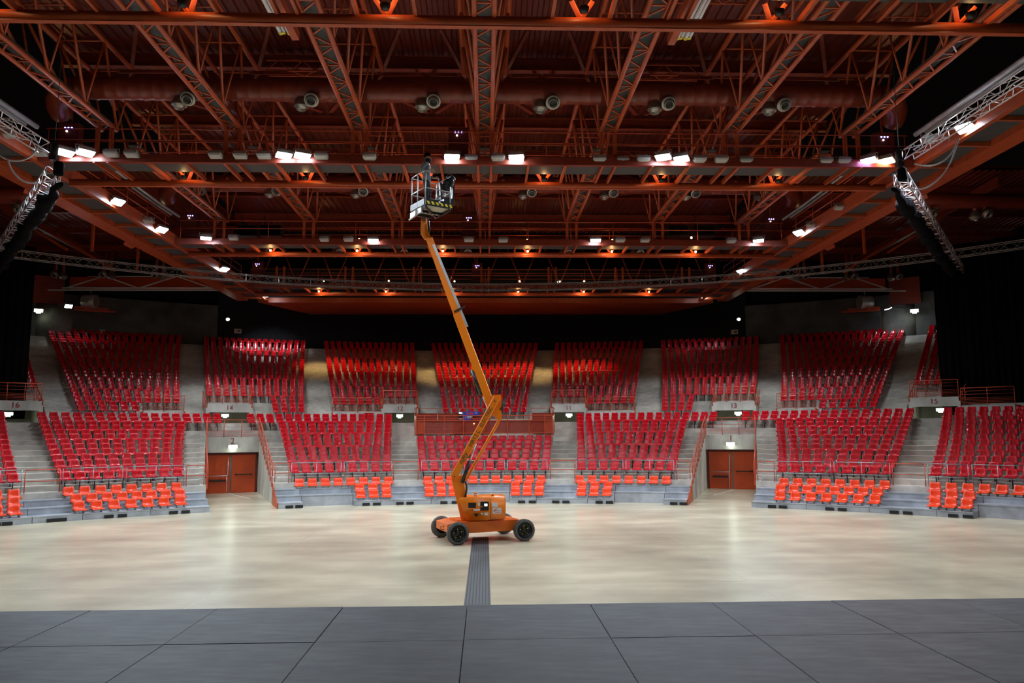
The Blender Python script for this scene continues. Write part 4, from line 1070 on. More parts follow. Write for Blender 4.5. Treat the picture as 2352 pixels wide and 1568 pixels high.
# side box girders and walkway panels
def lamp_bulb(loc, label, e=55, bowl=False):
    o = empty('service_lamp', loc)
    if bowl: MB().lathe([(0.02, -0.10), (0.10, -0.075), (0.125, 0.0), (0.135, 0.05), (0.125, 0.05), (0.112, 0.0), (0.09, -0.062), (0.02, -0.085)], (0, 0, 0), Vector((0, 0, 1)), 16).build('bowl_shade', 'black_metal', o)
    else: MB().lathe([(0.05, 0.0), (0.07, 0.03), (0.07, 0.08), (0.03, 0.1)], (0, 0, 0.06), Vector((0, 0, 1)), 10).box((0, 0, 0.2), (0.05, 0.05, 0.1)).build('socket', 'black_metal', o)
    MB().lathe([(0.01, -0.06), (0.055, -0.03), (0.06, 0.02), (0.045, 0.06)], (0, 0, 0), Vector((0, 0, 1)), 12).build('bulb', 'bulb_warm', o)
    l = bpy.data.lights.new('bulb_glow', 'POINT'); l.energy = e; l.color = (1.0, 0.55, 0.22); l.shadow_soft_size = 0.08
    lo = bpy.data.objects.new('bulb_glow', l); COL.objects.link(lo); lo.parent = o; lo.location = (0, 0, 0.09 if bowl else -0.12)
    tag(o, label, 'lamp', 'warm service lamps'); return o
for s in (-1, 1):
    sd = 'left' if s < 0 else 'right'
    loc = Vector((s*18.6, 36, 14.0)); o = empty('side_catwalk', loc)
    mb = MB(); mb.box((s*19.45, 37, 14.45), (0.85, 47, 0.95)); to(mb, loc, 'box_girder', 'roof_red', o)
    mb = MB(); mb.box((s*17.5, 37, 14.28), (0.06, 47, 0.55)); mb.box((s*17.57, 37, 14.02), (0.22, 47, 0.05)); mb.box((s*17.57, 37, 14.55), (0.22, 47, 0.05)); to(mb, loc, 'inner_channel', 'roof_red', o)
    mb = MB(); mb.box((s*18.3, 37, 14.2), (1.25, 47, 0.05)); to(mb, loc, 'walkway_panel', 'catwalk_grey', o)
    for i in range(20):
        y = 15+2.35*i; mb = MB(); mb.box((s*18.35, y, 14.08), (1.6, 0.12, 0.16)); to(mb, loc, 'cross_beam', 'roof_red', o)
    for i in range(4):
        y = 24.5+9.4*i; mb = MB()
        q = [(s*19.9, y-1.1, 14.9), (s*19.9, y+1.1, 14.9), (s*20.6, y+0.5, 14.25), (s*20.6, y-0.5, 14.25)]
        mb.extrude(q, (0.0, 0, -0.12)); mb.box((s*20.2, y, 14.3), (0.7, 0.9, 0.12)); to(mb, loc, 'gusset', 'roof_red', o)
    mb = MB()
    for z in (14.95, 15.4): mb.tube([(s*17.55, 32, z), (s*17.55, 41.5, z)], 0.025, 6); mb.tube([(s*17.55, 45, z), (s*17.55, 54, z)], 0.025, 6)
    for i in range(5): mb.tube([(s*17.55, 32.2+2.2*i, 14.5), (s*17.55, 32.2+2.2*i, 15.4)], 0.025, 6); mb.tube([(s*17.55, 45.2+2.2*i, 14.5), (s*17.55, 45.2+2.2*i, 15.4)], 0.025, 6)
    to(mb, loc, 'handrail', 'red_rail', o)
    tag(o, 'long red side catwalk with box girder running from front to back, %s side' % sd, 'catwalk')
    for i, y in enumerate((26.2, 35.3, 44.9)): lamp_bulb((s*20.55, y, 14.72), 'warm lamp outside the %s box girder, %s from the stage' % (sd, ORD[i]), 45, bowl=True)
for (yf, yt), nm in zip(CW, CN):
    loc = Vector((0, yf, 14.0)); o = empty('lighting_catwalk', loc); W_ = 34.9
    mb = MB(); mb.box((0, yf, 14.16), (W_, 0.05, 0.32)); mb.box((0, yf+0.08, 14.02), (W_, 0.2, 0.05)); mb.box((0, yf+0.08, 14.31), (W_, 0.2, 0.04)); to(mb, loc, 'front_channel', 'shaded_roof_red', o)
    mb = MB(); mb.tube([(-17.4, yt, 13.92), (17.4, yt, 13.92)], 0.15, 14); mb.box((0, yt, 13.78), (W_, 0.16, 0.03)); to(mb, loc, 'rear_tube', 'roof_red', o)
    mb = MB(); mb.box((0, yf+0.82, 14.16), (W_, 1.3, 0.05)); to(mb, loc, 'walkway_panel', 'catwalk_grey', o)
    xb = []
    for x in TX: xb += [x-0.26, x+0.26, x+1.75, x+3.25]
    for x in xb:
        if abs(x) < 17.2: mb = MB(); mb.box((x, (yf+yt)/2, 14.05), (0.09, yt-yf, 0.16)); to(mb, loc, 'cross_beam', 'roof_red', o)
    mb = MB()
    for z in (14.95, 15.4):
        mb.tube([(-17.3, yf+0.15, z), (17.3, yf+0.15, z)], 0.022, 6); mb.tube([(-17.3, yf+1.45, z), (17.3, yf+1.45, z)], 0.022, 6)
    for i in range(15):
        x = -17.2+34.4*i/14; mb.tube([(x, yf+0.15, 14.3), (x, yf+0.15, 15.4)], 0.022, 6); mb.tube([(x, yf+1.45, 14.2), (x, yf+1.45, 15.4)], 0.022, 6)
    to(mb, loc, 'handrail', 'red_rail', o)
    for x in TX:      # hangers from the trusses
        mb = MB()
        for q in (-0.27, 0.27): mb.bar((x+q, yf+0.2, 14.3), (x+q, yf+0.2, 15.6), 0.14, 0.12)
        to(mb, loc, 'hanger', 'roof_red', o)
    for i in range(6):
        x = (TX[i]+TX[i+1])/2; mb = MB()
        mb.bar((x, yt, 14.02), (x-0.28, yt-0.35, 14.34), 0.12, 0.05); mb.bar((x, yt, 14.02), (x+0.28, yt-0.35, 14.34), 0.12, 0.05); to(mb, loc, 'v_strut', 'roof_red', o)
    tag(o, 'red crosswise lighting catwalk with grey walkway panels, %s' % nm, 'catwalk', None)
    for i in range(6):
        x = (TX[i]+TX[i+1])/2; lamp_bulb((x+0.02, yt-0.52, 14.0), 'warm lamp below the catwalk %s, %s from the left end' % (nm.split(',')[0], ORD[i]), 22, bowl=yf < 40)
# longitudinal lattice trusses
def truss(x, y0, y1, label, grp):
    loc = Vector((x, (y0+y1)/2, 15.5)); o = empty('roof_truss', loc)
    for q in (-0.29, 0.29):
        mb = MB(); mb.tube([(x+q, y0, 15.5), (x+q, y1, 15.5)], 0.085, 10); to(mb, loc, 'bottom_chord', 'roof_red', o)
    for q in (-0.85, 0.85):
        mb = MB(); mb.tube([(x+q, y0, 18.0), (x+q, y1, 18.0)], 0.095, 8); to(mb, loc, 'top_chord', 'roof_red', o)
    mb = MB(); n = int((y1-y0)/0.62); st = (y1-y0)/n
    for i in range(n):
        a = y0+i*st; s_ = 1 if i % 2 else -1
        mb.bar((x-0.29*s_, a, 15.5), (x+0.29*s_, a+st, 15.5), 0.05, 0.05)
        if i % 2 == 0: mb.bar((x-0.29, a, 15.5), (x+0.29, a, 15.5), 0.05, 0.05)
    to(mb, loc, 'bottom_lacing', 'roof_red', o)
    mb = MB(); n = 5; st = (y1-y0)/n
    for q in (-1, 1):
        for i in range(n+1):
            a = y0+i*st; mb.tube([(x+q*0.29, a, 15.5), (x+q*0.85, a, 18.0)], 0.04, 6)
            if i < n: mb.tube([(x+q*0.29, a+st, 15.5), (x+q*0.85, a, 18.0)], 0.055, 6)
    for i in range(n+1): mb.tube([(x-0.85, y0+i*st, 18.0), (x+0.85, y0+i*st, 18.0)], 0.035, 6)
    to(mb, loc, 'web', 'roof_red', o)
    mb = MB(); mb.box((x, (y0+y1)/2, 15.68), (0.5, y1-y0, 0.04)); to(mb, loc, 'walkway_panel', 'catwalk_grey', o)
    tag(o, label, 'truss', grp)
for i, x in enumerate(TX):
    truss(x, 17.6, 29.6, '%s lattice roof truss from the left, between the first and second catwalks' % ORD[i], 'front bay roof trusses')
    truss(x, 31.6, 42.8, '%s lattice roof truss from the left, between the second and third catwalks' % ORD[i], 'middle bay roof trusses')
# upright zig-zag girder before the back wall
loc = Vector((0, 57.3, 14.5)); o = empty('zigzag_girder', loc)
for z in (14.7, 18.3):
    mb = MB(); mb.tube([(-19.1, 57.4, z), (19.1, 57.4, z)], 0.11, 8); to(mb, loc, 'chord', 'shaded_roof_red', o)
mb = MB()
for i in range(12):
    x = -17.3+34.6*i/12; w = 34.6/12
    mb.tube([(x, 57.4, 14.7), (x+w/2, 57.4, 18.3)], 0.06, 6); mb.tube([(x+w, 57.4, 14.7), (x+w/2, 57.4, 18.3)], 0.06, 6)
to(mb, loc, 'web', 'shaded_roof_red', o)
tag(o, 'red upright zig-zag girder in the dark before the back wall', 'girder')
# light cross lattices hung under the deck
def cross_lattice(x0, x1, y, z, label):
    loc = Vector(((x0+x1)/2, y, z)); o = empty('cross_lattice', loc); mb = MB()
    for q in (0, 0.45): mb.bar((x0, y, z+q), (x1, y, z+q), 0.06, 0.06)
    mb.bar((x0, y+0.45, z), (x1, y+0.45, z), 0.06, 0.06)
    to(mb, loc, 'chords', 'roof_red', o)
    mb = MB(); n = int(abs(x1-x0)/0.45)
    for i in range(n):
        a = x0+(x1-x0)*i/n; b = x0+(x1-x0)*(i+1)/n; f = i % 2
        mb.bar((a, y, z+0.45*f), (b, y, z+0.45*(1-f)), 0.03, 0.03); mb.bar((a, y+0.45*f, z), (b, y+0.45*(1-f), z), 0.03, 0.03)
    to(mb, loc, 'lacing', 'roof_red', o); tag(o, label, 'lattice')
cross_lattice(-9.0, -6.0, 29.8, 18.2, 'light cross lattice below the deck between second and third front trusses')
cross_lattice(6.0, 9.0, 29.8, 18.2, 'light cross lattice below the deck between fifth and sixth front trusses')
cross_lattice(-9.2, -5.9, 24.0, 18.2, 'light cross lattice nearer the stage between second and third front trusses')
cross_lattice(5.9, 9.2, 24.0, 18.2, 'light cross lattice nearer the stage between fifth and sixth front trusses')
# ------------------------------------------------------------------ air ducts and jet nozzles
def duct(y, z, r, x1, label, down=3.0):
    h = []
    for i in range(7):
        t = pi/2*i/6; h.append((x1+1.3*math.sin(t), y+1.3*(1-math.cos(t)), z-0.5*(1-math.cos(t))))
    pts = [(-p[0], p[1], p[2]) for p in reversed(h)]+h
    loc = Vector((0, y, z)); o = empty('air_duct', loc)
    mb = MB(); mb.tube(pts[:7], r, 20); mb.tube(pts[7:], r, 20); prof = []; n = int(2*x1/0.45)
    for i in range(n):
        h = 2*x1*i/n; prof += [(r, h), (r, h+0.38*2*x1/n), (r+0.025, h+0.5*2*x1/n), (r, h+0.62*2*x1/n)]
    prof.append((r, 2*x1)); mb.lathe(prof, (-x1, y, z), Vector((1, 0, 0)), 20); to(mb, loc, 'shell', 'duct_red', o)
    tag(o, label, 'duct')
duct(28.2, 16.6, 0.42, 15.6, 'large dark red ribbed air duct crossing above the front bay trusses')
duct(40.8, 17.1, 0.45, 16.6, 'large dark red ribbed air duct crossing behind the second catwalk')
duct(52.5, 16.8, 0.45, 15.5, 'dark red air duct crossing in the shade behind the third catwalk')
def nozzle_pair(x, y, z, label, flip=1, stem=0.25):
    o = empty('jet_nozzle_pair', (x, y, z))
    def noz(nm, c, axis):
        mb = MB(); mb.lathe([(0.10, -0.28), (0.20, -0.22), (0.26, -0.08), (0.28, 0.04), (0.29, 0.10), (0.27, 0.12), (0.24, 0.10), (0.19, 0.20), (0.165, 0.24), (0.15, 0.22), (0.13, 0.02)], c, axis, 20)
        n = mb.build(nm, 'nozzle_grey', o)
        k = MB(); k.lathe([(0.135, 0.0), (0.13, 0.02)], Vector(c)+Vector(axis).normalized()*0.08, axis, 16); k.build('mouth', 'black_metal', n)
    noz('front_nozzle', (0.22*flip, -0.15, -0.35), (0.02, -0.72, -0.70))
    noz('side_nozzle', (-0.24*flip, 0.15, -0.42), (-0.05*flip, 0.05, -1))
    MB().tube([(0.22*flip, -0.05, -0.2), (0.2*flip, 0, stem)], 0.12, 10).tube([(-0.24*flip, 0.15, -0.2), (-0.2*flip, 0, stem)], 0.12, 10).build('branch_pipes', 'duct_red', o)
    tag(o, label, 'air nozzle', 'jet nozzles under the ducts')
for i, x in enumerate((-11.5, -6.85, -2.2, 2.4, 6.9, 11.45)):
    nozzle_pair(x, 28.0, 16.45, 'pair of grey jet nozzles under the front duct, %s from left' % ORD[i])
for i, x in enumerate((-15.7, -11.6, -6.9, -2.3, 2.35, 6.9, 11.5, 15.6)):
    nozzle_pair(x, 40.6, 16.95, 'pair of grey jet nozzles under the duct behind the second catwalk, %s from left' % ORD[i])
for i, x in enumerate((-15.3, -10.4, -5.9, -1.45, 5.7, 10.8)):
    nozzle_pair(x, 52.4, 16.4, 'pair of grey jet nozzles in the shade behind the third catwalk, %s from left' % ORD[i], 1, 0.45)
for s in (-1, 1):
    sd = 'left' if s < 0 else 'right'
    loc = Vector((s*25, 50, 16)); o = empty('side_duct', loc); mb = MB(); mb.tube([(s*21, 38.5, 15.6), (s*25, 38.5, 15.6), (s*34, 38.0, 15.4)], 0.4, 16); to(mb, loc, 'shell', 'duct_red', o)
    tag(o, 'dark red side air duct high on the %s beyond the box girder' % sd, 'duct')
    for i, x in enumerate((23.5, 26.5)): nozzle_pair(s*x, 38.4, 15.2, 'pair of grey jet nozzles on the %s side duct, %s from the girder' % (sd, ORD[i]), s)
    for i, x in enumerate((24.2, 28.0, 31.5)): nozzle_pair(s*x, 56.0, 15.5, 'pair of grey jet nozzles high at the %s rear corner, %s from the girder' % (sd, ORD[i]), s, 1.5)
# pale pipes beside the side catwalks, and pole pairs over the front catwalk
for s in (-1, 1):
    sd = 'left' if s < 0 else 'right'
    for j, (dx, dz) in enumerate(((0, 0), (0.45, 0.12))):
        mb = MB(); mb.tube([(s*(17.0+dx), 15, 15.0+dz), (s*(17.0+dx), 28.1, 15.0+dz)], 0.10, 8); mb.tube([(s*(17.4+dx), 31.5, 15.8+dz), (s*(17.6+dx), 40, 15.8+dz), (s*(17.0+dx), 41.5, 15.4+dz)], 0.07, 8)
        tag(mb.build('pale_pipe', 'zinc_steel'), 'pale grey pipe above the %s side catwalk, %s one' % (sd, 'inner' if j == 0 else 'outer'), 'pipe')
    for j, dx in enumerate((0.0, 0.24)):
        o = empty('hoist_pole', (s*(5.75-dx), 18.0, 14.6))
        mb = MB(); mb.tube([(0, -5, 0), (0, 2.2, 0)], 0.06, 10); mb.tube([(0.115, -5, 0), (0.115, 2.2, 0)], 0.045, 8); mb.build('tube', 'cable_white', o)
        mb = MB(); mb.tube([(0, 2.2, 0), (0, 2.32, 0)], 0.065, 10); mb.box((0.06, 2.24, 0), (0.16, 0.1, 0.1)); mb.build('yellow_cap', 'yellow', o)
        tag(o, 'silver pole with yellow cap above the front catwalk, %s pair, %s one' % (sd, 'outer' if j == 0 else 'inner'), 'pole')
    o = MB().box((s*5.3, 15.6, 14.45), (0.2, 9.2, 0.24)).build('stub_beam', 'roof_red'); tag(o, 'short red steel beam beside the %s pair of silver poles' % sd, 'beam')
# ------------------------------------------------------------------ back wall, soffit, columns, curtains
def ring_wall(name, r0, r1, a, b, z0, z1, m): mb = MB(); ledge(mb, r0, r1, a, b, z0, z1); return struct(mb.build(name, m))
RB_ = ru(24)
ring_wall('wall_back', RB_, RB_+0.4, -23, 23, 9, 21, 'black_wall')
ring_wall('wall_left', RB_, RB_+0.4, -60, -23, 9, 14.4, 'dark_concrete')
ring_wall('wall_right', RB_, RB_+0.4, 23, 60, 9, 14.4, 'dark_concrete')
ring_wall('wall_left', RB_+1.5, RB_+1.9, -60, -23, 14, 20, 'black_wall'); ring_wall('wall_right', RB_+1.5, RB_+1.9, 23, 60, 14, 20, 'black_wall')
mb = MB(); mb.prism([(-18.4, 61.0), (18.9, 61.2), (15.8, 67.3), (-15.6, 67.3)], 13.95, 14.35); struct(mb.build('ceiling', 'roof_red')).name = 'ceiling_soffit'
mb = MB(); mb.box((0.2, 61.3, 15.6), (37, 0.2, 2.5)); struct(mb.build('wall_back', 'black_wall'))
for s in (-1, 1):
    sd = 'left' if s < 0 else 'right'
    mb = MB(); mb.lathe([(1.38, 10.6), (1.38, 13.4)], P(59.4, s*34.7), Vector((0, 0, 1)), 40); struct(mb.build('column', 'column_concrete'))
    mb = MB(); mb.box((s*26.0, 59.0, 15.1), (12.6, 0.12, 0.95)); struct(mb.build('trim_3', 'door_red'))
    a, b = sorted((s*34.2, s*36.4)); ring_wall('trim_4', 58.4, 58.55, a, b, 13.45, 15.6, 'panel_red')
    mb = MB(); mb.tube([(s*32.3, 58.0, 14.55), (s*19.8, 58.0, 14.55)], 0.06, 8); mb.bar((s*33.4, 58.0, 14.38), (s*19.8, 58.0, 14.38), 0.06, 0.1); mb.tube([(s*30.5, 58.0, 15.45), (s*19.8, 58.0, 15.45)], 0.045, 8)
    for q in (32.0, 26.5): mb.bar((s*q, 57.9, 14.5), (s*(q-2.8), 57.9, 15.45), 0.08, 0.08); mb.bar((s*(q-5.5), 57.9, 14.5), (s*(q-2.8), 57.9, 15.45), 0.08, 0.08)
    tag(mb.build('pale_rail_frame', 'cable_white'), 'pale steel lattice frame high on the %s rear corner wall' % sd, 'frame')
    mb = MB(); mb.lathe([(0.55, -0.5), (0.58, -0.45), (0.58, 0.45), (0.5, 0.5)], P(57.6, s*32.5, 13.75), Vector((1, 0, 0)), 20); mb.bar(P(57.6, s*32.5, 14.2), P(57.6, s*32.5, 14.9), 0.06, 0.06)
    tag(mb.build('fan_drum', 'galvanised'), 'grey round fan drum hanging before the %s rear wall' % sd, 'fan')
    mb = MB(); mb.bar(P(57.0, s*33.6, 13.15), P(57.8, s*31.2, 13.3), 0.12, 0.14); mb.bar(P(57.0, s*33.6, 12.95), P(58.0, s*30.7, 13.15), 0.12, 0.14)
    tag(mb.build('bracket_beams', 'red_rail'), 'two red bracket beams under the fan drum on the %s rear wall' % sd, 'bracket')
    # black curtain hung on the outer side of the upper stand
    mb = MB(); n = 150; vs = []; a0, a1 = (38.4 if s < 0 else 39.6), 62.0
    for i in range(n+1):
        ph = s*(a0+(a1-a0)*i/n); rr = 41.8+0.10*math.sin(i*1.9)+0.05*math.sin(i*0.7)
        for z in (4.3, 9.0, 14.2): vs.append(P(rr+(0.03*math.sin(i) if z < 5 else 0), ph, z))
    mb.add(vs, [(3*i+k, 3*i+3+k, 3*i+4+k, 3*i+1+k) for i in range(n) for k in (0, 1)], True)
    ob = mb.build('black_curtain', 'black_cloth'); md = ob.modifiers.new('t', 'SOLIDIFY'); md.thickness = 0.02
    tag(ob, 'tall pleated black curtain closing the %s side of the stands' % sd, 'curtain')
# ------------------------------------------------------------------ aluminium rigging trusses
def lattice_along(pts, sec, name, label, cat='truss', step=0.5, m='alu', cr=0.027):
    pts = [Vector(p) for p in pts]; loc = pts[len(pts)//2].copy(); o = empty(name, loc)
    L = [0.0]
    for a, b in zip(pts[:-1], pts[1:]): L.append(L[-1]+(b-a).length)
    n = max(2, int(L[-1]/step)); Q = []
    for i in range(n+1):
        d = L[-1]*i/n; k = 0
        while k < len(L)-2 and L[k+1] < d: k += 1
        Q.append(pts[k].lerp(pts[k+1], (d-L[k])/(L[k+1]-L[k])))
    def fr(i):
        d = (Q[min(i+1, n)]-Q[max(i-1, 0)]).normalized(); sd = d.cross(Vector((0, 0, 1)))
        sd = sd.normalized() if sd.length > 1e-3 else Vector((1, 0, 0)); up = sd.cross(d); return sd*sec/2, up*sec/2
    rails = [[], [], [], []]
    for i in range(n+1):
        a, b = fr(i)
        for k, (x, y) in enumerate(((-1, -1), (1, -1), (1, 1), (-1, 1))): rails[k].append(Q[i]+a*x+b*y)
    for k in range(4): mb = MB(); mb.tube(rails[k], cr, 6); to(mb, loc, 'chord', m, o)
    mb = MB()
    for i in range(n):
        for k in range(4):
            k2 = (k+1) % 4; a, b = (rails[k][i], rails[k2][i+1]) if i % 2 else (rails[k2][i], rails[k][i+1])
            mb.tube([a, b], cr*0.5, 4, caps=False)
            if i % 4 == 0: mb.tube([rails[k][i], rails[k2][i]], cr*0.5, 4, caps=False)
    to(mb, loc, 'lacing', m, o); tag(o, label, cat); return o
lattice_along([P(39.8, -60+120*i/60, 13.25) for i in range(61)], 0.42, 'curved_truss', 'long curved aluminium lattice truss sweeping across the hall before the stands', m='alu_dull')
for s in (-1, 1):
    sd = 'left' if s < 0 else 'right'
    lattice_along([(s*14.85, 13.0, 13.0), (s*14.85, 25.0, 13.0)], 0.34, 'straight_truss', 'bright aluminium lattice truss pointing to the stage, %s side' % sd)
    A = Vector((s*14.3, 24.7, 12.0)); B = Vector((s*25.6, 39.2, 12.0)); dd = (B-A).normalized()
    tr_ = lattice_along([A, B], 0.42, 'draped_truss', 'aluminium truss with gathered black cloth slanting outward, %s side' % sd)
    cl = MB(); pts = []; rr = []
    for i in range(40):
        t = i/39; q = A.lerp(B, 0.01+0.98*t)+Vector((-s*0.28+0.06*math.sin(i*2.3), 0.05*math.cos(i*1.7), -0.30+0.06*math.sin(i*1.3))); pts.append(q); rr.append((0.23+0.06*math.sin(i*2.9)+0.04*math.cos(i*1.1))*(0.25+0.75*min(1, i/5)))
    cl.tube(pts, rr, 12)
    rebase(cl, tr_.location).build('gathered_cloth', 'black_cloth', tr_)
    o = empty('chain_hoist', A+Vector((s*-0.1, -0.2, 0.75)))
    MB().lathe([(0.06, -0.24), (0.11, -0.2), (0.12, 0.14), (0.07, 0.22)], (0, 0, 0), Vector((0, 0, 1)), 14).box((0.0, 0.0, -0.3), (0.22, 0.2, 0.16)).build('motor', 'black_metal', o)
    MB().tube([(0, 0, 0.2), (0.02, 0, 5.8)], 0.012, 5).tube([(0, 0, -0.35), (0.03, 0.06, -0.75)], 0.015, 5).build('chain', 'seat_steel', o)
    MB().lathe([(0.12, -0.3), (0.16, -0.25), (0.15, 0.1), (0.10, 0.16)], (0.12, 0.1, -0.55), Vector((0, 0, 1)), 10).build('chain_bag', 'black_cloth', o)
    tag(o, 'black chain hoist holding the draped truss, %s side' % sd, 'hoist')
    pxs = [[(-12, 348), (8, 362), (30, 369), (55, 367), (75, 356), (88, 338)], [(18, 366), (26, 388), (42, 408), (60, 418), (82, 420)]] if s < 0 else [[(2100, 376), (2130, 381), (2160, 374), (2185, 352), (2202, 318)], [(2200, 322), (2186, 366), (2165, 402), (2130, 430), (2092, 436)]]
    for j, ps in enumerate(pxs):
        c = MB(); base = [ony(x, y, 24.4) for x, y in ps]; fine = []
        for i in range(len(base)-1):
            p0, p1, p2, p3 = base[max(i-1, 0)], base[i], base[i+1], base[min(i+2, len(base)-1)]
            for k in range(5):
                t = k/5; fine.append(0.5*((2*p1)+(p2-p0)*t+(2*p0-5*p1+4*p2-p3)*t*t+(3*p1-p0-3*p2+p3)*t**3))
        fine.append(base[-1]); c.tube(fine, 0.028, 6)
        tag(c.build('hanging_cable', 'cable_white'), '%s pale cable loop hanging between the trusses, %s side' % ('upper' if j == 0 else 'lower', sd), 'cable')
# ------------------------------------------------------------------ floodlights (each with its own light)
def floodlight(px, py, lit, label, aim=None, z=14.22, power=1.0, colour=(0.78, 0.89, 1.0), glowm='lamp_cold', size=2.25, sc=0.95, blend=0.5, pos=None):
    loc = pos or onz(px, py, z)
    aim = Vector(aim) if aim is not None else (Vector((loc.x*0.8, loc.y-3.0, 0)) if lit else Vector((loc.x, loc.y-4.5, 0)))
    d = (aim-loc).normalized()
    o = empty('floodlight', loc)
    x = d.cross(Vector((0, 0, 1))); x = x.normalized() if x.length > 1e-3 else Vector((1, 0, 0)); y = x.cross(d)
    Rm = Matrix((x, y, -d)).transposed()          # local -z shines
    T = lambda v: tuple(Rm @ (Vector(v)*sc))
    def tr(mb): mb.v = [T(v) for v in mb.v]; return mb
    b = MB(); b.box((0, 0, 0.06), (0.52, 0.36, 0.10)); b.box((0, 0, 0.13), (0.40, 0.26, 0.06))
    for k in range(5): b.box((-0.16+0.08*k, 0, 0.18), (0.012, 0.26, 0.06))
    for k in (-1, 1): b.box((k*0.275, 0, 0.04), (0.03, 0.06, 0.10))
    tr(b).build('housing', 'galvanised', o)
    r = MB(); w, h, t = 0.26, 0.18, 0.02
    for q in ((0, h, 2*w, t), (0, -h, 2*w, t), (w, 0, t, 2*h), (-w, 0, t, 2*h)): r.box((q[0], q[1], 0.0), (q[2], q[3], 0.04))
    tr(r).build('rim', 'zinc_steel', o)
    g = MB(); g.box((0, 0, -0.02), (0.48, 0.32, 0.06)); g.box((0, 0, -0.055), (0.40, 0.25, 0.03)); tr(g).build('glass', glowm if lit else 'glass_off', o)
    yk = MB(); yk.bar(T((0.30, 0, 0.05)), T((0.30, 0.0, 0.26)), 0.03, 0.01); yk.bar(T((-0.30, 0, 0.05)), T((-0.30, 0, 0.26)), 0.03, 0.01); yk.bar(T((0.30, 0, 0.26)), T((-0.30, 0, 0.26)), 0.03, 0.01); yk.build('bracket', 'zinc_steel', o)
    if pos is None or loc.y < 16:
        if abs(loc.x) > 16.3 and min(abs(loc.y-c[0]) for c in CW) > 1.6: tgt = Vector((math.copysign(17.5, loc.x), loc.y, 14.3))
        else: tgt = Vector((loc.x, min((c[0] for c in CW), key=lambda v: abs(v-loc.y)), 14.3))
        ar = MB(); b0 = Vector(T((0, 0, 0.26))); ar.bar(b0, tgt-loc, 0.04, 0.03); ar.bar(tgt-loc, tgt-loc+Vector((0, 0, -0.1)), 0.1, 0.1); ar.build('arm', 'zinc_steel', o)
    if lit:
        l = bpy.data.lights.new('flood_beam', 'SPOT'); l.energy = FLOOD_W*power; l.color = colour; l.spot_size = size; l.spot_blend = blend; l.shadow_soft_size = 0.2
        lo = bpy.data.objects.new('flood_beam', l); COL.objects.link(lo); lo.parent = o
        lo.matrix_local = Matrix.Translation(d*0.06) @ Rm.to_4x4()
    tag(o, label, 'floodlight', 'floodlights on the catwalks')
LIT2 = [(150, 350, 1), (197, 350, 1), (652, 356, 1.5), (695, 357, 1), (1038, 360, 1.5), (1186, 361, 1.2), (1523, 360, 1.6), (1565, 364, 1)]
for i, (x, y, p) in enumerate(LIT2): floodlight(x, y, True, '%s cold lit floodlight from left on the catwalk above the lift' % ORD[i], power=p, sc=1.12)
floodlight(1996, 368, True, 'violet lit floodlight at the right end of the catwalk above the lift', power=0.5, colour=(0.65, 0.5, 1.0), glowm='lamp_violet', sc=1.1)
floodlight(2036, 369, True, 'amber lit floodlight at the right end of the catwalk above the lift', power=0.7, colour=(1.0, 0.72, 0.45), glowm='lamp_amber', sc=1.1)
for i, x in enumerate((-13.0, -6.5, 0.4, 6.8, 13.2)):
    floodlight(0, 0, True, '%s lit floodlight from left on the catwalk nearest the stage' % ORD[i], pos=Vector((x, 15.4, 14.25)), aim=(x*0.8, 24.0, 0), power=0.95, sc=1.25, size=1.6)
OFF2 = [(90, 352), (255, 354), (302, 355), (495, 357), (552, 358), (606, 358), (738, 359), (849, 361), (1083, 366), (1144, 363), (1377, 367), (1430, 370), (1478, 367), (1607, 367), (1657, 367), (1713, 370), (1897, 371), (1938, 371)]
for i, (x, y) in enumerate(OFF2): floodlight(x, y, False, '%s unlit floodlight from left on the catwalk above the lift' % ORD[i])
LIT3 = [(473, 546), (857, 551), (1368, 551), (1742, 552)]
for i, (x, y) in enumerate(LIT3):
    q = onz(x, y, 14.34); floodlight(x, y, True, '%s lit floodlight from left on the third catwalk' % ORD[i], power=1.2, aim=(q.x*0.95, q.y-2, 0), sc=1.1, size=2.6)
OFF3 = [(536, 547), (745, 550), (800, 550), (1077, 551), (1156, 552), (1425, 552), (1482, 552), (1680, 554)]
for i, (x, y) in enumerate(OFF3): floodlight(x, y, False, '%s unlit floodlight from left on the third catwalk' % ORD[i])
SIDE = [('left', 270, 463, 1.3), ('left', 371, 527, 1.0), ('left', 515, 618, 1.0), ('right', 2217, 293, 1.3), ('right', 1836, 534, 1.0), ('right', 1703, 623, 1.0)]
cnt = {'left': 0, 'right': 0}
for sd, x, y, p in SIDE:
    q = onz(x, y, 14.34); cnt[sd] += 1
    floodlight(x, y, True, '%s lit floodlight from the stage on the %s side catwalk' % (ORD[cnt[sd]-1], sd), power=p, aim=(q.x*0.6, q.y-4, 0), sc=1.15)
for i, (x, y) in enumerate(((14, 310), (1930, 477), (1866, 518), (2135, 322), (340, 508))): floodlight(x, y, False, 'unlit floodlight on a side catwalk, %s of five' % ORD[i])
floodlight(609, 678, True, 'lit floodlight at the left end of the farthest catwalk, aimed at the upper seats', power=1.1, aim=P(56, -19.2, 10.4), size=1.1, blend=0.7)
floodlight(1617, 680, True, 'lit floodlight at the right end of the farthest catwalk, aimed at the upper seats', power=1.1, aim=P(56, 19.0, 10.4), size=1.1, blend=0.7)
floodlight(0, 0, True, 'lit floodlight beside the left concrete column', pos=P(55.4, -34.15, 12.95), aim=P(50, -33.0, 6), power=0.03, colour=(1.0, 0.93, 0.82), size=2.6)
floodlight(0, 0, True, 'lit floodlight beside the right concrete column', pos=P(55.4, 34.35, 12.8), aim=P(56.5, 35.6, 9), power=0.04, size=2.6)
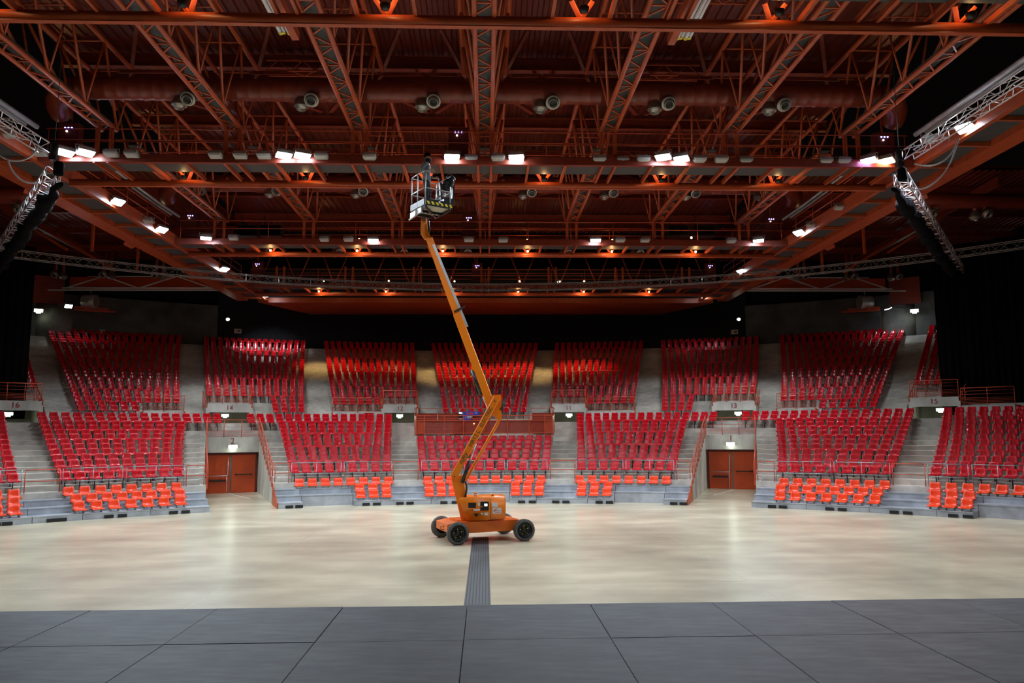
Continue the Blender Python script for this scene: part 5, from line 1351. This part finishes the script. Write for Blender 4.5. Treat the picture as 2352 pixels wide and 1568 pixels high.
for i, (x, y) in enumerate(((825, 550), (1211, 552), (1407, 552), (1588, 546))):
    lamp_bulb(onz(x, y, 14.5), '%s warm bulb from left on the third catwalk' % ORD[i], 12)
for i, (x, y) in enumerate(((744, 645), (893, 645), (1044, 646), (1193, 646), (1342, 646))):
    o = lamp_bulb(onz(x, y, 15.0), '%s warm bulb from left on the farthest catwalk' % ORD[i], 12)
    l = bpy.data.lights.new('bulb_beam', 'SPOT'); l.energy = 2200; l.color = (1.0, 0.66, 0.26); l.spot_size = 0.95; l.spot_blend = 0.8; l.shadow_soft_size = 0.08
    lo = bpy.data.objects.new('bulb_beam', l); COL.objects.link(lo); lo.parent = o; lo.location = (0, 0.05, -0.1)
    lo.rotation_euler = Vector((0.0, 3.1, -7.4)).to_track_quat('-Z', 'Y').to_euler()
exit_sign(onz(1284, 647, 15.0), 0, 'greenish lit sign on the farthest catwalk', (0.3, 0.14))
exit_sign(P(57.9, -35.85, 12.78), -35.85, 'lit exit sign high beside the left concrete column', (0.6, 0.26)); exit_sign(P(57.9, 35.95, 12.78), 35.95, 'lit exit sign high beside the right concrete column', (0.6, 0.26))
for s, x in ((-1, 523), (1, 1697)):
    q = ony(x, 733, 63.5); o = empty('wall_lamp', q)
    MB().box((0, 0.06, 0), (0.34, 0.06, 0.16)).build('base', 'white_plastic', o); MB().lathe([(0.02, -0.06), (0.12, -0.03), (0.13, 0.02), (0.1, 0.04)], (0, 0, 0), Vector((0, 1, 0)), 14).build('lens', 'exit_light', o)
    tag(o, 'small lit wall lamp on the dark back wall, %s side' % ('left' if s < 0 else 'right'), 'lamp')
for s in (-1, 1):
    mb = MB(); mb.bar(P(55.45, s*34.2, 13.02), P(56.3, s*34.6, 13.2), 0.06, 0.06); mb.bar(P(56.3, s*34.6, 13.2), P(58.05, s*34.6, 13.2), 0.06, 0.06); mb.bar(P(57.9, s*35.9, 12.95), P(57.9, s*34.6, 13.2), 0.05, 0.05)
    tag(mb.build('lamp_arm', 'black_metal'), 'short black arm carrying a lamp on the %s concrete column' % ('left' if s < 0 else 'right'), 'bracket')
# notices pinned on the back wall
for i, (x, y, w, h, nm) in enumerate(((546, 760, 0.6, 0.4, 'pale notice board on the black back wall, left side'), (1687, 762, 0.6, 0.4, 'pale notice board on the black back wall, right side'), (235, 762, 0.42, 0.36, 'pale notice on the left rear concrete wall'), (1982, 764, 0.42, 0.30, 'pale notice on the right rear concrete wall'),
                                       (210, 760, 0.16, 0.2, 'tiny reddish notice on the left rear concrete wall'))):
    a = math.atan2(x-1115, FPX); r_ = ray(x, y); t = 1.0
    lo_, hi_ = 20.0, 120.0
    for _ in range(50):
        t = (lo_+hi_)/2; p = Vector((0, 0, CAM_H))+r_*t
        if math.hypot(p.x-CX, p.y-CY) < RB_-0.03: lo_ = t
        else: hi_ = t
    ph = math.degrees(math.atan2(p.x-CX, p.y-CY))
    o = empty('notice', p, math.radians(-ph)); MB().box((0, 0, 0), (w, 0.02, h)).build('sheet', 'paper', o)
    m_ = MB(); m_.box((w*0.15, -0.012, 0.0), (w*0.35, 0.004, h*0.4)); m_.build('dark_print', 'catwalk_grey', o)
    tag(o, nm, 'notice')
# loudspeakers / amplifiers with status lights
for i, (x, y, Y, nm) in enumerate(((157, 293, 29.4, 'left end of the catwalk above the lift'), (1053, 303, 29.4, 'middle of the catwalk above the lift'), (2032, 314, 29.4, 'right end of the catwalk above the lift'), (437, 495, 43.0, 'left end of the third catwalk'), (1077, 500, 43.0, 'middle of the third catwalk'),
                                (1772, 503, 43.0, 'right end of the third catwalk'), (591, 606, 56.0, 'left end of the farthest catwalk'), (1096, 610, 56.0, 'middle of the farthest catwalk'), (1632, 610, 56.0, 'right end of the farthest catwalk'))):
    q = ony(x, y, Y); o = empty('dimmer_box', q)
    MB().box((0, 0.2, -0.45), (0.8, 0.36, 1.3)).build('cabinet', 'dark_red', o)
    g = MB()
    for k in (-1, 0, 1): g.lathe([(0.0, 0), (0.035, 0.0), (0.035, 0.02), (0.01, 0.03)], (k*0.13, 0.02, 0.0), Vector((0, -1, 0)), 8)
    g.build('blue_leds', 'led_blue', o)
    g = MB(); g.lathe([(0.0, 0), (0.035, 0.0), (0.035, 0.02), (0.01, 0.03)], (-0.06, 0.02, -0.14), Vector((0, -1, 0)), 8); g.build('white_led', 'led_white', o)
    MB().bar((0, 0.2, 0.2), (0, 0.2, 0.9), 0.06, 0.06).build('bracket', 'roof_red', o)
    tag(o, 'dark red control cabinet with blue status lights, %s' % nm, 'cabinet')
for i, (x0, x1) in enumerate(((548, 592), (600, 648), (1532, 1580), (1588, 1640))):
    q = ony((x0+x1)/2, 532, 43.2); w = (x1-x0)/FPX*44.0
    o = empty('loudspeaker', q); MB().box((0, 0, 0), (w, 0.6, 0.62)).build('cabinet', 'black_metal', o)
    g = MB(); g.box((0, -0.31, 0), (w-0.08, 0.02, 0.54)); g.build('grille', 'black_cloth', o)
    MB().bar((-w/3, 0, 0.3), (-w/3, 0, 1.0), 0.04, 0.04).build('hanger', 'black_metal', o)
    tag(o, 'black loudspeaker on the third catwalk, %s from left' % ORD[i], 'loudspeaker')
